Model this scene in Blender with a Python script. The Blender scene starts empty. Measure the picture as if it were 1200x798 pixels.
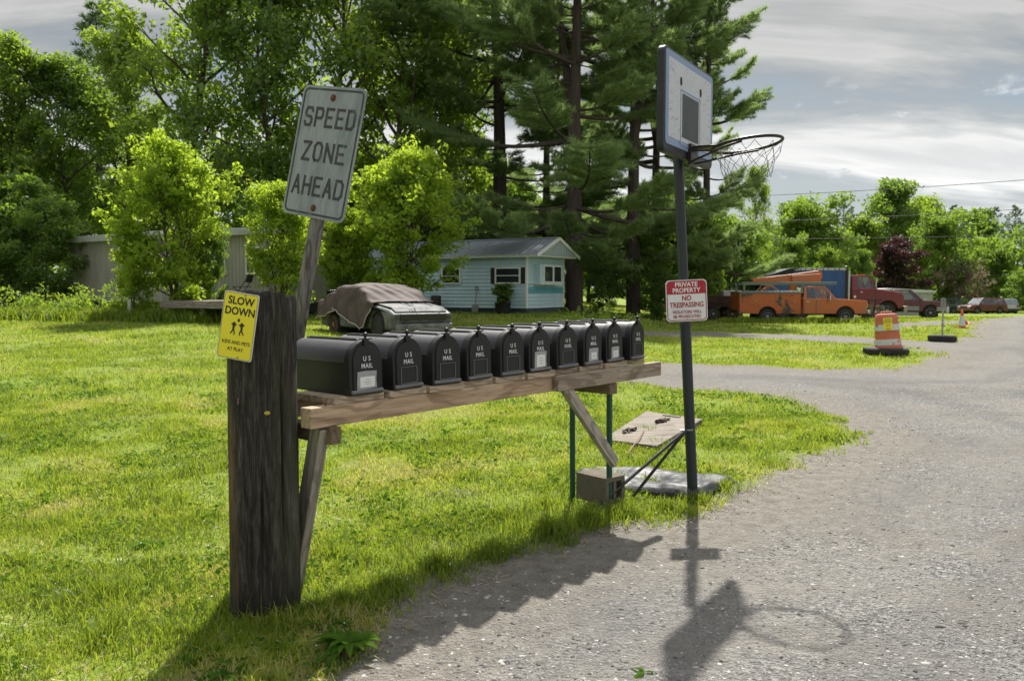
import bpy, math, random
import numpy as np
from mathutils import Vector, Matrix, noise as mnoise

R = math.radians
random.seed(7)
rng = np.random.default_rng(11)
scene = bpy.context.scene
COL = scene.collection
EYE = 1.6
PITCH = math.atan(59 / 1000)
CP, SP = math.cos(PITCH), math.sin(PITCH)

# ------------------------------------------------------------------ survey helpers (photo measurements -> places in the world)
def ray(px, py):
    a, d = (px - 600) / 1000, (py - 399) / 1000
    return a, CP - d * SP, -(d * CP + SP)

def pt(px, py, Y):
    x, f, u = ray(px, py)
    s = Y / f
    return Vector((x * s, Y, EYE + u * s))

def sstep(a, b, t):
    t = np.clip((t - a) / (b - a), 0, 1)
    return t * t * (3 - 2 * t)

def height(x, y):
    x = np.asarray(x, float); y = np.asarray(y, float)
    r = x / np.maximum(y, 1.0)
    s = (1 - sstep(.03, .2, r)) * (1 + .8 * sstep(.1, .35, -r))
    yy = np.clip(y, 0, 62)
    h = .017 * np.maximum(yy - 6, 0) * s
    h = h - .021 * np.maximum(np.clip(y, 0, 110) - 46, 0) * sstep(.18, .3, r)
    h = h + .012 * np.sin(x * 1.3 + 1) * np.sin(y * .9)
    return h

def hz(x, y):
    return float(height(x, y))

def gnd(px, py):
    x, f, u = ray(px, py)
    Y = 1.0
    best = None
    for Y in np.geomspace(2, 200, 1500):
        s = Y / f
        if EYE + u * s <= hz(x * s, Y):
            return Vector((x * s, Y, hz(x * s, Y)))
    return Vector((x * 200 / f, 200, 0))

def on(px, Y):
    x = (px - 600) / 1000 * Y
    return Vector((x, Y, hz(x, Y)))

# ------------------------------------------------------------------ node material helpers
def newmat(name):
    m = bpy.data.materials.new(name)
    m.use_nodes = True
    nt = m.node_tree
    nt.nodes.clear()
    out = nt.nodes.new('ShaderNodeOutputMaterial')
    return m, nt, out

class NT:
    def __init__(s, nt): s.nt = nt
    def n(s, t, **kw):
        nd = s.nt.nodes.new(t)
        for k, v in kw.items(): setattr(nd, k, v)
        return nd
    def l(s, a, b): s.nt.links.new(a, b)
    def put(s, sock, v):
        if v is None: return
        if hasattr(v, 'is_linked') or hasattr(v, 'node'): s.l(v, sock)
        else: sock.default_value = v
    def coord(s, kind='Object', scale=(1, 1, 1), rot=(0, 0, 0)):
        tc = s.n('ShaderNodeTexCoord'); mp = s.n('ShaderNodeMapping')
        mp.inputs['Scale'].default_value = scale; mp.inputs['Rotation'].default_value = rot
        s.l(tc.outputs[kind], mp.inputs['Vector'])
        return mp.outputs['Vector']
    def world(s, scale=(1, 1, 1)):
        g = s.n('ShaderNodeNewGeometry'); mp = s.n('ShaderNodeMapping')
        mp.inputs['Scale'].default_value = scale
        s.l(g.outputs['Position'], mp.inputs['Vector'])
        return mp.outputs['Vector']
    def noise(s, vec, scale=5, detail=4, rough=.55, dist=0):
        t = s.n('ShaderNodeTexNoise')
        s.l(vec, t.inputs['Vector'])
        t.inputs['Scale'].default_value = scale; t.inputs['Detail'].default_value = detail
        t.inputs['Roughness'].default_value = rough; t.inputs['Distortion'].default_value = dist
        return t.outputs['Fac']
    def ramp(s, fac, stops, interp='LINEAR'):
        r = s.n('ShaderNodeValToRGB'); r.color_ramp.interpolation = interp
        el = r.color_ramp.elements
        while len(el) < len(stops): el.new(.5)
        for e, (p, c) in zip(el, stops):
            e.position = p
            e.color = (*c, 1) if hasattr(c, '__len__') else (c, c, c, 1)
        s.l(fac, r.inputs['Fac'])
        return r.outputs['Color']
    def mix(s, fac, a, b, mode='MIX'):
        m = s.n('ShaderNodeMix', data_type='RGBA', blend_type=mode)
        s.put(m.inputs['Factor'], fac)
        for sock, v in ((m.inputs['A'], a), (m.inputs['B'], b)):
            if isinstance(v, tuple): sock.default_value = (*v, 1) if len(v) == 3 else v
            else: s.l(v, sock)
        return m.outputs['Result']
    def math(s, op, a, b=0.0, c=None):
        m = s.n('ShaderNodeMath', operation=op)
        s.put(m.inputs[0], a); s.put(m.inputs[1], b)
        if c is not None: s.put(m.inputs[2], c)
        return m.outputs[0]
    def maprange(s, v, a, b, c=0., d=1.):
        m = s.n('ShaderNodeMapRange'); m.interpolation_type = 'SMOOTHSTEP'
        s.l(v, m.inputs[0])
        for i, q in enumerate((a, b, c, d)): m.inputs[i + 1].default_value = q
        return m.outputs[0]
    def bump(s, h, strength=.3, dist=.01):
        b = s.n('ShaderNodeBump'); b.inputs['Strength'].default_value = strength; b.inputs['Distance'].default_value = dist
        s.l(h, b.inputs['Height'])
        return b.outputs['Normal']
    def bsdf(s, out, color, rough=.6, metal=0., normal=None, spec=.5, coat=0., trans=0.):
        p = s.n('ShaderNodeBsdfPrincipled')
        if isinstance(color, tuple): p.inputs['Base Color'].default_value = (*color, 1)
        else: s.l(color, p.inputs['Base Color'])
        s.put(p.inputs['Roughness'], rough); s.put(p.inputs['Metallic'], metal)
        p.inputs['Specular IOR Level'].default_value = spec
        p.inputs['Coat Weight'].default_value = coat
        p.inputs['Transmission Weight'].default_value = trans
        if normal is not None: s.l(normal, p.inputs['Normal'])
        s.l(p.outputs[0], out.inputs['Surface'])
        return p

MATS = {}
def paint(name, color, rough=.5, metal=0., dirt=(.1, .09, .08), amount=.35, scale=6., bump=.05, coat=0., spec=.5, streak=False):
    """Painted or plastic surface with weathering: soft blotches, fine grime and a roughness that varies."""
    if name in MATS: return MATS[name]
    m, nt, out = newmat(name); N = NT(nt)
    v = N.coord('Object', (1, 1, .25 if streak else 1))
    oi = N.n('ShaderNodeObjectInfo'); av = N.n('ShaderNodeVectorMath', operation='ADD'); N.l(v, av.inputs[0]); cr_ = N.n('ShaderNodeCombineXYZ'); N.l(N.math('MULTIPLY', oi.outputs['Random'], 37.), cr_.inputs[0]); N.l(N.math('MULTIPLY', oi.outputs['Random'], 19.), cr_.inputs[1]); N.l(cr_.outputs[0], av.inputs[1]); v = av.outputs[0]
    a = N.noise(v, scale, 6, .65); b = N.noise(v, scale * 9, 3, .6)
    f = N.math('MULTIPLY', N.maprange(a, .45, .75), amount)
    f2 = N.math('MULTIPLY', N.maprange(b, .5, .8), amount * .5)
    c = N.mix(f, color, dirt)
    c = N.mix(f2, c, tuple(x * .6 for x in color))
    r = N.math('ADD', N.math('MULTIPLY', a, .3), rough - .15)
    N.bsdf(out, c, r, metal, N.bump(b, bump, .004), spec, coat)
    MATS[name] = m
    return m

def patchy(name, base, patch, lo=.52, hi=.58, scale=3., rough=.6, extra=None, streak=1., metal=0.):
    """Paint with hard-edged worn-through patches of a second colour."""
    if name in MATS: return MATS[name]
    m, nt, out = newmat(name); N = NT(nt)
    v = N.coord('Object', (1, 1, streak))
    a = N.noise(v, scale, 8, .7); b = N.noise(v, scale * 7, 4, .6)
    c = N.mix(N.maprange(a, lo, hi), base, patch)
    c = N.mix(N.math('MULTIPLY', N.maprange(b, .5, .7), .35), c, tuple(x * .45 for x in base))
    if extra:
        c = N.mix(N.maprange(N.noise(v, scale * 2.3, 6, .7), .62, .68), c, extra)
    N.bsdf(out, c, rough, metal, N.bump(b, .15, .004))
    MATS[name] = m
    return m

def wood(name, dark, light, axis=0, scale=1., stain=None, rough=.8, bump=.4, knots=True, moss=None):
    """Weathered timber, grain running along a local axis."""
    if name in MATS: return MATS[name]
    m, nt, out = newmat(name); N = NT(nt)
    sc = [22 * scale] * 3; sc[axis] = 1.1 * scale
    v = N.coord('Object', tuple(sc))
    lowsc = [2.5] * 3; lowsc[axis] = .8
    v2 = N.coord('Object', tuple(lowsc))
    g = N.noise(v, 1.6, 6, .65, .6)
    fine = N.noise(v, 7, 4, .6)
    c = N.ramp(g, [(.3, dark), (.5, tuple((a + b) / 2 for a, b in zip(dark, light))), (.72, light)])
    if knots:
        wsc = [3.2 * scale] * 3; wsc[axis] = .9 * scale
        warp = N.noise(N.coord('Object', tuple(wsc)), 1.5, 3, .5, .3)
        sq = N.n('ShaderNodeSeparateXYZ'); N.l(N.coord('Object', (1, 1, 1)), sq.inputs[0])
        oth = [k_ for k_ in (0, 1, 2) if k_ != axis]
        acr = N.math('ADD', N.math('MULTIPLY', sq.outputs[oth[0]], 70. * scale), N.math('MULTIPLY', sq.outputs[oth[1]], 90. * scale))
        ring = N.math('SINE', N.math('ADD', acr, N.math('MULTIPLY', warp, 46.)))
        ksc = [6.5] * 3; ksc[axis] = 3.2
        kv = N.n('ShaderNodeTexVoronoi'); N.l(N.coord('Object', tuple(ksc)), kv.inputs['Vector']); kv.inputs['Scale'].default_value = .9
        kf = N.maprange(N.math('ADD', kv.outputs['Distance'], N.math('MULTIPLY', N.math('SUBTRACT', g, .5), .16)), .17, .09)
        c = N.mix(N.math('MULTIPLY', kf, .75), c, (dark[0] * .75, dark[1] * .42, dark[2] * .28))
        c = N.mix(N.math('MULTIPLY', N.maprange(ring, .1, .95), .55), c, tuple(x * .55 for x in dark))
    c = N.mix(N.math('MULTIPLY', N.maprange(fine, .5, .75), .5), c, tuple(x * .35 for x in dark))
    if stain:
        c = N.mix(N.maprange(N.noise(v2, 2.6, 5, .6), .55, .7), c, stain)
    if moss:
        c = N.mix(N.math('MULTIPLY', N.maprange(N.noise(v2, 1.4, 5, .6), .48, .66), .6), c, moss)
    N.bsdf(out, c, rough, 0, N.bump(N.math('ADD', g, N.math('MULTIPLY', fine, .5)), bump, .01), .3)
    MATS[name] = m
    return m

def leafmat(name, c1, c2, c3, transl, wild=.35, gloss=.25):
    """Leaf: diffuse front, light glowing through, hue differing leaf by leaf and branch by branch."""
    if name in MATS: return MATS[name]
    m, nt, out = newmat(name); N = NT(nt)
    g = N.n('ShaderNodeNewGeometry')
    oi = N.n('ShaderNodeObjectInfo')
    low = N.noise(N.coord('Object', (1, 1, 1)), .55, 3, .5)
    f = N.math('ADD', N.math('MULTIPLY', g.outputs['Random Per Island'], wild),
               N.math('MULTIPLY', N.maprange(low, .3, .7), 1 - wild))
    f = N.math('ADD', f, N.math('MULTIPLY', N.math('SUBTRACT', oi.outputs['Random'], .5), .3))
    c = N.ramp(f, [(.1, c1), (.5, c2), (.92, c3)])
    d = N.n('ShaderNodeBsdfDiffuse'); N.l(c, d.inputs['Color'])
    t = N.n('ShaderNodeBsdfTranslucent')
    N.l(N.mix(.7, c, transl), t.inputs['Color'])
    m1 = N.n('ShaderNodeMixShader'); m1.inputs[0].default_value = .56
    N.l(d.outputs[0], m1.inputs[1]); N.l(t.outputs[0], m1.inputs[2])
    gl = N.n('ShaderNodeBsdfGlossy'); gl.inputs['Roughness'].default_value = .55
    gl.inputs['Color'].default_value = (.9, .95, .9, 1)
    m2 = N.n('ShaderNodeMixShader'); m2.inputs[0].default_value = .16 * gloss
    N.l(m1.outputs[0], m2.inputs[1]); N.l(gl.outputs[0], m2.inputs[2])
    N.l(m2.outputs[0], out.inputs['Surface'])
    MATS[name] = m
    return m

def glassmat(name, tint=(.02, .03, .035), rough=.06):
    if name in MATS: return MATS[name]
    m, nt, out = newmat(name); N = NT(nt)
    b = N.noise(N.coord('Object'), 3, 3, .5)
    N.bsdf(out, tint, rough, 0, N.bump(b, .03, .01), .8)
    MATS[name] = m
    return m

# ------------------------------------------------------------------ mesh builder
class MB:
    def __init__(s): s.v = []; s.f = []
    def add(s, vs, fs, M=None):
        o = len(s.v)
        s.v += [tuple(M @ Vector(p)) for p in vs] if M is not None else [tuple(p) for p in vs]
        s.f += [tuple(i + o for i in f) for f in fs]
        return s
    def box(s, c, size, rot=(0, 0, 0), M=None):
        hx, hy, hh = (q / 2 for q in size)
        vs = [(x, y, z) for x in (-hx, hx) for y in (-hy, hy) for z in (-hh, hh)]
        fs = [(0, 1, 3, 2), (4, 6, 7, 5), (0, 4, 5, 1), (2, 3, 7, 6), (0, 2, 6, 4), (1, 5, 7, 3)]
        from mathutils import Euler
        T = Matrix.Translation(c) @ Euler(rot).to_matrix().to_4x4()
        if M is not None: T = M @ T
        return s.add(vs, fs, T)
    def bar(s, a, b, w, t, up=(0, 0, 1)):
        """rectangular bar from a to b, w wide across, t thick along up"""
        a, b, up = Vector(a), Vector(b), Vector(up)
        d = (b - a).normalized(); sd = d.cross(up).normalized(); u = sd.cross(d)
        vs = []
        for p in (a, b):
            for i, j in ((-1, -1), (1, -1), (1, 1), (-1, 1)):
                vs.append(p + sd * (i * w / 2) + u * (j * t / 2))
        return s.add(vs, [(3, 2, 1, 0), (4, 5, 6, 7), (0, 1, 5, 4), (1, 2, 6, 5), (2, 3, 7, 6), (3, 0, 4, 7)])
    def tube(s, path, rad, n=8, cap=True, closed=False):
        path = [Vector(p) for p in path]
        if not hasattr(rad, '__len__'): rad = [rad] * len(path)
        vs = []; k = len(path)
        ref = None
        for i, p in enumerate(path):
            if closed: d = path[(i + 1) % k] - path[i - 1]
            else: d = path[min(i + 1, k - 1)] - path[max(i - 1, 0)]
            if d.length < 1e-9: d = Vector((0, 0, 1))
            d.normalize()
            if ref is None:
                ref = Vector((1, 0, 0)) if abs(d.x) < .8 else Vector((0, 1, 0))
            a = (ref - d * ref.dot(d)).normalized(); b = d.cross(a); ref = a
            for j in range(n):
                t = 2 * math.pi * j / n
                vs.append(p + (a * math.cos(t) + b * math.sin(t)) * rad[i])
        fs = []
        for i in range(k if closed else k - 1):
            i2 = (i + 1) % k
            for j in range(n):
                j2 = (j + 1) % n
                fs.append((i * n + j, i * n + j2, i2 * n + j2, i2 * n + j))
        if cap and not closed:
            fs.append(tuple(range(n - 1, -1, -1))); fs.append(tuple((k - 1) * n + j for j in range(n)))
        return s.add(vs, fs)
    def lathe(s, prof, n=24, M=None, cap=True):
        """prof: (radius, z) from bottom to top about local z"""
        vs = []; fs = []; k = len(prof)
        for r, z in prof:
            for j in range(n):
                t = 2 * math.pi * j / n
                vs.append((r * math.cos(t), r * math.sin(t), z))
        for i in range(k - 1):
            for j in range(n):
                j2 = (j + 1) % n
                fs.append((i * n + j, i * n + j2, (i + 1) * n + j2, (i + 1) * n + j))
        if cap:
            fs.append(tuple(range(n - 1, -1, -1))); fs.append(tuple((k - 1) * n + j for j in range(n)))
        return s.add(vs, fs, M)
    def prism(s, poly, y0, y1, M=None, hw=None):
        """polygon (x,z) carried from y0 to y1 (hw(z): half-width instead)"""
        n = len(poly)
        if hw:
            vs = [(x, -hw(z), z) for x, z in poly] + [(x, hw(z), z) for x, z in poly]
        else:
            vs = [(x, y0, z) for x, z in poly] + [(x, y1, z) for x, z in poly]
        fs = [tuple(range(n)), tuple(range(2 * n - 1, n - 1, -1))]
        for i in range(n):
            j = (i + 1) % n
            fs.append((j, i, n + i, n + j))
        return s.add(vs, fs, M)
    def ball(s, c, r, n=10, m=7, sq=(1, 1, 1)):
        prof = [(max(r * math.sin(math.pi * i / m), 1e-4), -r * math.cos(math.pi * i / m)) for i in range(m + 1)]
        return s.lathe(prof, n, Matrix.Translation(c) @ Matrix.Diagonal((*sq, 1)), False)
    def build(s, name, mat, parent=None, smooth=None, bevel=0., seg=2):
        me = bpy.data.meshes.new(name)
        me.from_pydata([tuple(p) for p in s.v], [], s.f)
        me.validate()
        me.materials.append(mat)
        o = bpy.data.objects.new(name, me)
        COL.objects.link(o)
        if parent is not None: o.parent = parent
        if bevel:
            b = o.modifiers.new('edge', 'BEVEL'); b.width = bevel; b.segments = seg; b.limit_method = 'ANGLE'; b.angle_limit = R(35)
            b.harden_normals = False
        if smooth is not None:
            try: me.shade_smooth()
            except Exception: pass
            if smooth < 180:
                try: me.set_sharp_from_angle(angle=R(smooth))
                except Exception: pass
        return o

def npmesh(name, V, F, mat, parent=None, smooth=False):
    """fast mesh from numpy: V (n,3), F list of (m,k) arrays of faces"""
    me = bpy.data.meshes.new(name)
    me.vertices.add(len(V)); me.vertices.foreach_set('co', np.asarray(V, np.float32).ravel())
    loops = np.concatenate([f.ravel() for f in F]).astype(np.int32)
    sizes = np.concatenate([np.full(len(f), f.shape[1]) for f in F])
    starts = np.concatenate([[0], np.cumsum(sizes)[:-1]]).astype(np.int32)
    me.loops.add(len(loops)); me.loops.foreach_set('vertex_index', loops)
    me.polygons.add(len(sizes)); me.polygons.foreach_set('loop_start', starts)
    me.update(calc_edges=True)
    me.materials.append(mat)
    if smooth: me.shade_smooth()
    o = bpy.data.objects.new(name, me)
    COL.objects.link(o)
    if parent is not None: o.parent = parent
    return o

def root(name, loc, label, cat, group=None, rz=0., rot=None):
    o = bpy.data.objects.new(name, None); COL.objects.link(o)
    o.empty_display_size = .1
    o.location = loc; o.rotation_euler = rot if rot else (0, 0, rz)
    tag(o, label, cat, group)
    return o

def tag(o, label=None, cat=None, group=None, kind=None):
    if label: o['label'] = label
    if cat: o['category'] = cat
    if group: o['group'] = group
    if kind: o['kind'] = kind
    return o

def dup(o, parent=None):
    c = o.copy(); COL.objects.link(c); c.parent = parent
    for ch in list(o.children): dup(ch, c)
    return c

def text(name, body, size, mat, parent, loc, rot, bold=0., sx=1., align='CENTER', depth=.0008, spacing=1.):
    cu = bpy.data.curves.new(name, 'FONT'); cu.body = body; cu.size = size
    cu.align_x = align; cu.align_y = 'CENTER'; cu.offset = bold; cu.extrude = depth; cu.space_character = spacing
    cu.resolution_u = 3
    tmp = bpy.data.objects.new(name, cu); COL.objects.link(tmp)
    me = bpy.data.meshes.new_from_object(tmp.evaluated_get(bpy.context.evaluated_depsgraph_get()))
    bpy.data.objects.remove(tmp); me.materials.clear(); me.materials.append(mat)
    o = bpy.data.objects.new(name, me); COL.objects.link(o)
    o.parent = parent; o.location = loc; o.rotation_euler = rot; o.scale = (sx, 1, 1)
    return o

# ------------------------------------------------------------------ render, world, sun, camera
scene.render.engine = 'CYCLES'
scene.cycles.use_denoising = True
scene.cycles.max_bounces = 8; scene.cycles.transmission_bounces = 4; scene.cycles.diffuse_bounces = 4; scene.cycles.glossy_bounces = 3
scene.view_settings.view_transform = 'Standard'
scene.view_settings.look = 'None'
scene.view_settings.exposure = EXPOSURE = 1.0
scene.view_settings.gamma = 1

SUN_EL, SUN_AZ = R(51.5), math.atan2(.145, .99)
w = bpy.data.worlds.new('World'); scene.world = w; w.use_nodes = True
nt = w.node_tree; nt.nodes.clear(); N = NT(nt)
wo = N.n('ShaderNodeOutputWorld'); bg = N.n('ShaderNodeBackground')
bg.inputs['Strength'].default_value = .072
sky = N.n('ShaderNodeTexSky', sky_type='NISHITA'); sky.sun_disc = False
sky.sun_elevation = SUN_EL; sky.sun_rotation = SUN_AZ; sky.air_density = 1.2; sky.dust_density = 1.5
tc = N.n('ShaderNodeTexCoord'); sep = N.n('ShaderNodeSeparateXYZ'); N.l(tc.outputs['Generated'], sep.inputs[0])
den = N.math('ADD', N.math('MAXIMUM', sep.outputs[2], 0.), .22)
cx = N.math('DIVIDE', sep.outputs[0], den); cy = N.math('DIVIDE', sep.outputs[1], den)
cmb = N.n('ShaderNodeCombineXYZ'); N.l(cx, cmb.inputs[0]); N.l(cy, cmb.inputs[1])
mp = N.n('ShaderNodeMapping'); N.l(cmb.outputs[0], mp.inputs[0])
mp.inputs['Rotation'].default_value = (0, 0, R(-40)); mp.inputs['Scale'].default_value = (.50, 1.7, 1); mp.inputs['Location'].default_value = (3.1, 1.7, 0)
streak = N.noise(mp.outputs[0], 1.25, 8, .58, .5)
soft = N.noise(cmb.outputs[0], .9, 4, .5)
both = N.math('ADD', N.math('MULTIPLY', streak, .7), N.math('MULTIPLY', soft, .4))
cov = N.maprange(both, .38, .54)
shade = N.ramp(both, [(.38, (1.3, 1.75, 2.15)), (.47, (2.9, 3.15, 3.35)), (.58, (6.2, 6.25, 6.15)), (.68, (4.9, 5.0, 5.05))])
# the thin cloud is brightest low down and towards the sun
lowsky = N.math('MULTIPLY', N.maprange(sep.outputs[2], .06, .30, 1.2, .66), N.maprange(sep.outputs[2], .38, .75, 1., 2.0))
vd = N.n('ShaderNodeVectorMath', operation='DOT_PRODUCT'); N.l(tc.outputs['Generated'], vd.inputs[0])
vd.inputs[1].default_value = (math.sin(SUN_AZ) * math.cos(SUN_EL), math.cos(SUN_AZ) * math.cos(SUN_EL), math.sin(SUN_EL))
lowsky = N.math('MULTIPLY', lowsky, N.math('ADD', 1., N.math('MULTIPLY', N.math('POWER', N.math('MAXIMUM', vd.outputs['Value'], 0.), 14.), 1.6)))
vm = N.n('ShaderNodeVectorMath', operation='SCALE'); N.l(shade, vm.inputs[0]); N.l(lowsky, vm.inputs['Scale'])
skyc = N.mix(N.math('ADD', N.math('MULTIPLY', cov, .28), .72), sky.outputs[0], vm.outputs[0])
# little fair-weather puffs near the horizon
mp2 = N.n('ShaderNodeMapping'); N.l(tc.outputs['Generated'], mp2.inputs[0]); mp2.inputs['Scale'].default_value = (1, 1, 2.1)
puff = N.noise(mp2.outputs[0], 17, 5, .6, .2)
band = N.math('MULTIPLY', N.maprange(sep.outputs[2], .07, .12), N.maprange(sep.outputs[2], .24, .16))
pm = N.math('MULTIPLY', N.maprange(puff, .60, .69), band)
pcol = N.ramp(N.noise(mp2.outputs[0], 34, 3, .5), [(.42, (2.6, 3.0, 3.6)), (.62, (6.4, 6.5, 6.6))])
skyc = N.mix(N.math('MULTIPLY', pm, .8), skyc, pcol)
N.l(skyc, bg.inputs['Color']); N.l(bg.outputs[0], wo.inputs['Surface'])

sd = bpy.data.lights.new('sun', 'SUN'); sd.energy = 4.3; sd.angle = R(1.0); sd.color = (1, .96, .88)
so = bpy.data.objects.new('sun', sd); COL.objects.link(so)
sun_dir = Vector((math.sin(SUN_AZ) * math.cos(SUN_EL), math.cos(SUN_AZ) * math.cos(SUN_EL), math.sin(SUN_EL)))
so.rotation_euler = sun_dir.to_track_quat('Z', 'Y').to_euler()

cd = bpy.data.cameras.new('camera'); cam = bpy.data.objects.new('camera', cd); COL.objects.link(cam)
cd.sensor_width = 36; cd.lens = 30; cd.clip_end = 2000; cd.clip_start = .05
cam.location = (0, 0, EYE); cam.rotation_euler = (math.pi / 2 - PITCH, 0, 0)
cd.dof.use_dof = True; cd.dof.focus_distance = 5.4; cd.dof.aperture_fstop = 4.5
scene.camera = cam

# ------------------------------------------------------------------ common materials
M_black = paint('black_powder_coat', (.012, .012, .014), .42, amount=.25, dirt=(.06, .055, .05), scale=9, bump=.04)
M_blackplastic = paint('black_plastic', (.012, .013, .017), .5, dirt=(.06, .055, .05), amount=.4, scale=5)
M_rubber = paint('tyre_rubber', (.018, .018, .018), .8, dirt=(.09, .08, .07), amount=.6)
M_steel = paint('dull_steel', (.3, .3, .29), .45, .7, dirt=(.12, .08, .05), amount=.5)
M_rust = paint('rusty_iron', (.12, .045, .02), .85, 0, dirt=(.05, .025, .015), amount=.8, scale=14, bump=.3)
M_white = paint('white_ink', (.78, .78, .76), .6, amount=.25)
M_glass = glassmat('window_glass')
def clearglass(name, tint, amount, rough):
    m, nt, out = newmat(name); N = NT(nt)
    t = N.n('ShaderNodeBsdfTransparent'); t.inputs['Color'].default_value = (*tint, 1)
    g = N.n('ShaderNodeBsdfGlossy'); g.inputs['Roughness'].default_value = rough; g.inputs['Color'].default_value = (.9, .95, 1, 1)
    d = N.n('ShaderNodeBsdfDiffuse'); d.inputs['Color'].default_value = (.30, .31, .31, 1)
    mx0 = N.n('ShaderNodeMixShader'); mx0.inputs[0].default_value = .10
    N.l(t.outputs[0], mx0.inputs[1]); N.l(d.outputs[0], mx0.inputs[2])
    fr = N.n('ShaderNodeFresnel'); fr.inputs['IOR'].default_value = 1.5
    mx = N.n('ShaderNodeMixShader'); N.l(N.math('ADD', fr.outputs[0], amount), mx.inputs[0])
    N.l(mx0.outputs[0], mx.inputs[1]); N.l(g.outputs[0], mx.inputs[2]); N.l(mx.outputs[0], out.inputs['Surface'])
    return m
M_carglass = clearglass('car_glass', (.75, .80, .80), .06, .04)
M_skyglass = clearglass('windscreen_glass', (.75, .80, .80), .12, .06)


# ================================================================== GROUND
def polyworld(pts):
    return np.array([(lambda g: (g.x, g.y))(gnd(*p)) for p in pts])

near_edge = [(230, 1500), (352, 800), (385, 772), (440, 734), (510, 694), (590, 660), (668, 636), (722, 628), (775, 616), (815, 606), (850, 590), (895, 568), (930, 548),
             (965, 534), (992, 522), (997, 508), (978, 492), (948, 476), (905, 465), (850, 459), (800, 455), (770, 453), (735, 449)]
far_edge = [(735, 430), (770, 425), (850, 428), (950, 433), (1040, 434), (1082, 427), (1096, 417), (1090, 409), (1050, 405), (1000, 402), (900, 397), (800, 394), (720, 390),
            (720, 386), (800, 389), (900, 392), (1000, 395), (1060, 399), (1112, 401), (1134, 395), (1143, 386), (1146, 379), (1154, 374)]
far_w = [(75, 55), (84, 62), (98, 66), (110, 64), (90, 50), (60, 27), (30, 8), (30, -30)]
road_poly = np.concatenate([np.array([(-2.2, -30), (-2.2, -2)]), polyworld(near_edge[1:]), polyworld(far_edge), np.array([(p[0] * 1.0, p[1]) for p in [(48, 78), (62, 82), (80, 74), (60, 46), (42, 26), (30, 8), (30, -30)]])])
pad_poly = polyworld([(1040, 379), (1105, 376), (1135, 376), (1120, 380), (1060, 384)])

def seg_sd(P, poly):
    """signed distance to a polygon, negative inside"""
    x, y = P[:, 0], P[:, 1]
    d = np.full(len(P), 1e9); ins = np.zeros(len(P), bool)
    n = len(poly)
    for i in range(n):
        a, b = poly[i], poly[(i + 1) % n]
        e = b - a; wv = P - a
        t = np.clip((wv @ e) / (e @ e + 1e-12), 0, 1)
        q = wv - t[:, None] * e
        d = np.minimum(d, (q ** 2).sum(1))
        c = ((a[1] > y) != (b[1] > y)) & (x < (b[0] - a[0]) * (y - a[1]) / (b[1] - a[1] + 1e-12) + a[0])
        ins ^= c
    d = np.sqrt(d)
    return np.where(ins, -d, d)

def fbm(x, y, seed=0, oct=4, f=1.):
    """cheap value noise, vectorised"""
    tot = np.zeros_like(x, float); amp = .5
    for o in range(oct):
        X = x * f + 17.3 * o + seed * 5.1; Y = y * f - 9.7 * o + seed * 3.3
        xi = np.floor(X).astype(np.int64); yi = np.floor(Y).astype(np.int64); fx = X - xi; fy = Y - yi
        fx = fx * fx * (3 - 2 * fx); fy = fy * fy * (3 - 2 * fy)
        def h(a, b):
            k = (a * 374761393 + b * 668265263 + seed * 1442695) & 0x7fffffff
            k = (k ^ (k >> 13)) * 1274126177 & 0x7fffffff
            return ((k ^ (k >> 16)) & 0xffff) / 65535.
        tot += amp * ((h(xi, yi) * (1 - fx) + h(xi + 1, yi) * fx) * (1 - fy) + (h(xi, yi + 1) * (1 - fx) + h(xi + 1, yi + 1) * fx) * fy)
        amp *= .5; f *= 2.1
    return tot

def road_sd(x, y):
    P = np.stack([x, y], 1)
    sdv = np.minimum(seg_sd(P, road_poly), seg_sd(P, pad_poly))
    dist = np.hypot(x, y)
    amp = .12 + .02 * np.clip(dist, 0, 30)
    for wx, wy, wr in ((-1.22, 3.40, .26), (-.95, 3.30, .2), (.45, 5.2, .22), (-.4, 6.6, .16), (1.2, 7.4, .2)):
        sdv = np.minimum(sdv, np.hypot(x - wx, (y - wy) * 1.5) - wr + .12)
    return sdv + (fbm(x, y, 3, 4, 2.2) - .47) * amp * 1.6 + (fbm(x, y, 5, 3, .5) - .45) * amp

def axis(dense0, dense1, step, lo, hi, g=1.09):
    a = list(np.arange(dense0, dense1, step)); s = step
    while a[-1] < hi: s = min(s * g, 25); a.append(a[-1] + s)
    s = step; b = []
    c = dense0
    while c > lo: s = min(s * g, 25); c -= s; b.append(c)
    return np.array(b[::-1] + a)

gx = axis(-5, 6.5, .05, -320, 320); gy = axis(1.2, 13, .05, -60, 420, 1.06)
GX, GY = np.meshgrid(gx, gy)
fx, fy = GX.ravel(), GY.ravel()
fsd = road_sd(fx, fy)
fz = height(fx, fy)
nearw = np.clip(1 - np.hypot(fx, fy) / 22, 0, 1)
inside = sstep(.1, -.15, fsd)
fz = fz + nearw * ((fbm(fx, fy, 9, 4, 5) - .47) * .02 + (1 - inside) * ((fbm(fx, fy, 12, 4, 1.5) - .47) * .09 + .015) + inside * (fbm(fx, fy, 21, 3, .8) - .45) * .05)
# two shallow wheel ruts along the road
V = np.stack([fx, fy, fz], 1)
nx, ny = len(gx), len(gy)
idx = np.arange(nx * ny).reshape(ny, nx)
quads = np.stack([idx[:-1, :-1], idx[:-1, 1:], idx[1:, 1:], idx[1:, :-1]], -1).reshape(-1, 4)
csd = fsd[quads].mean(1)

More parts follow.
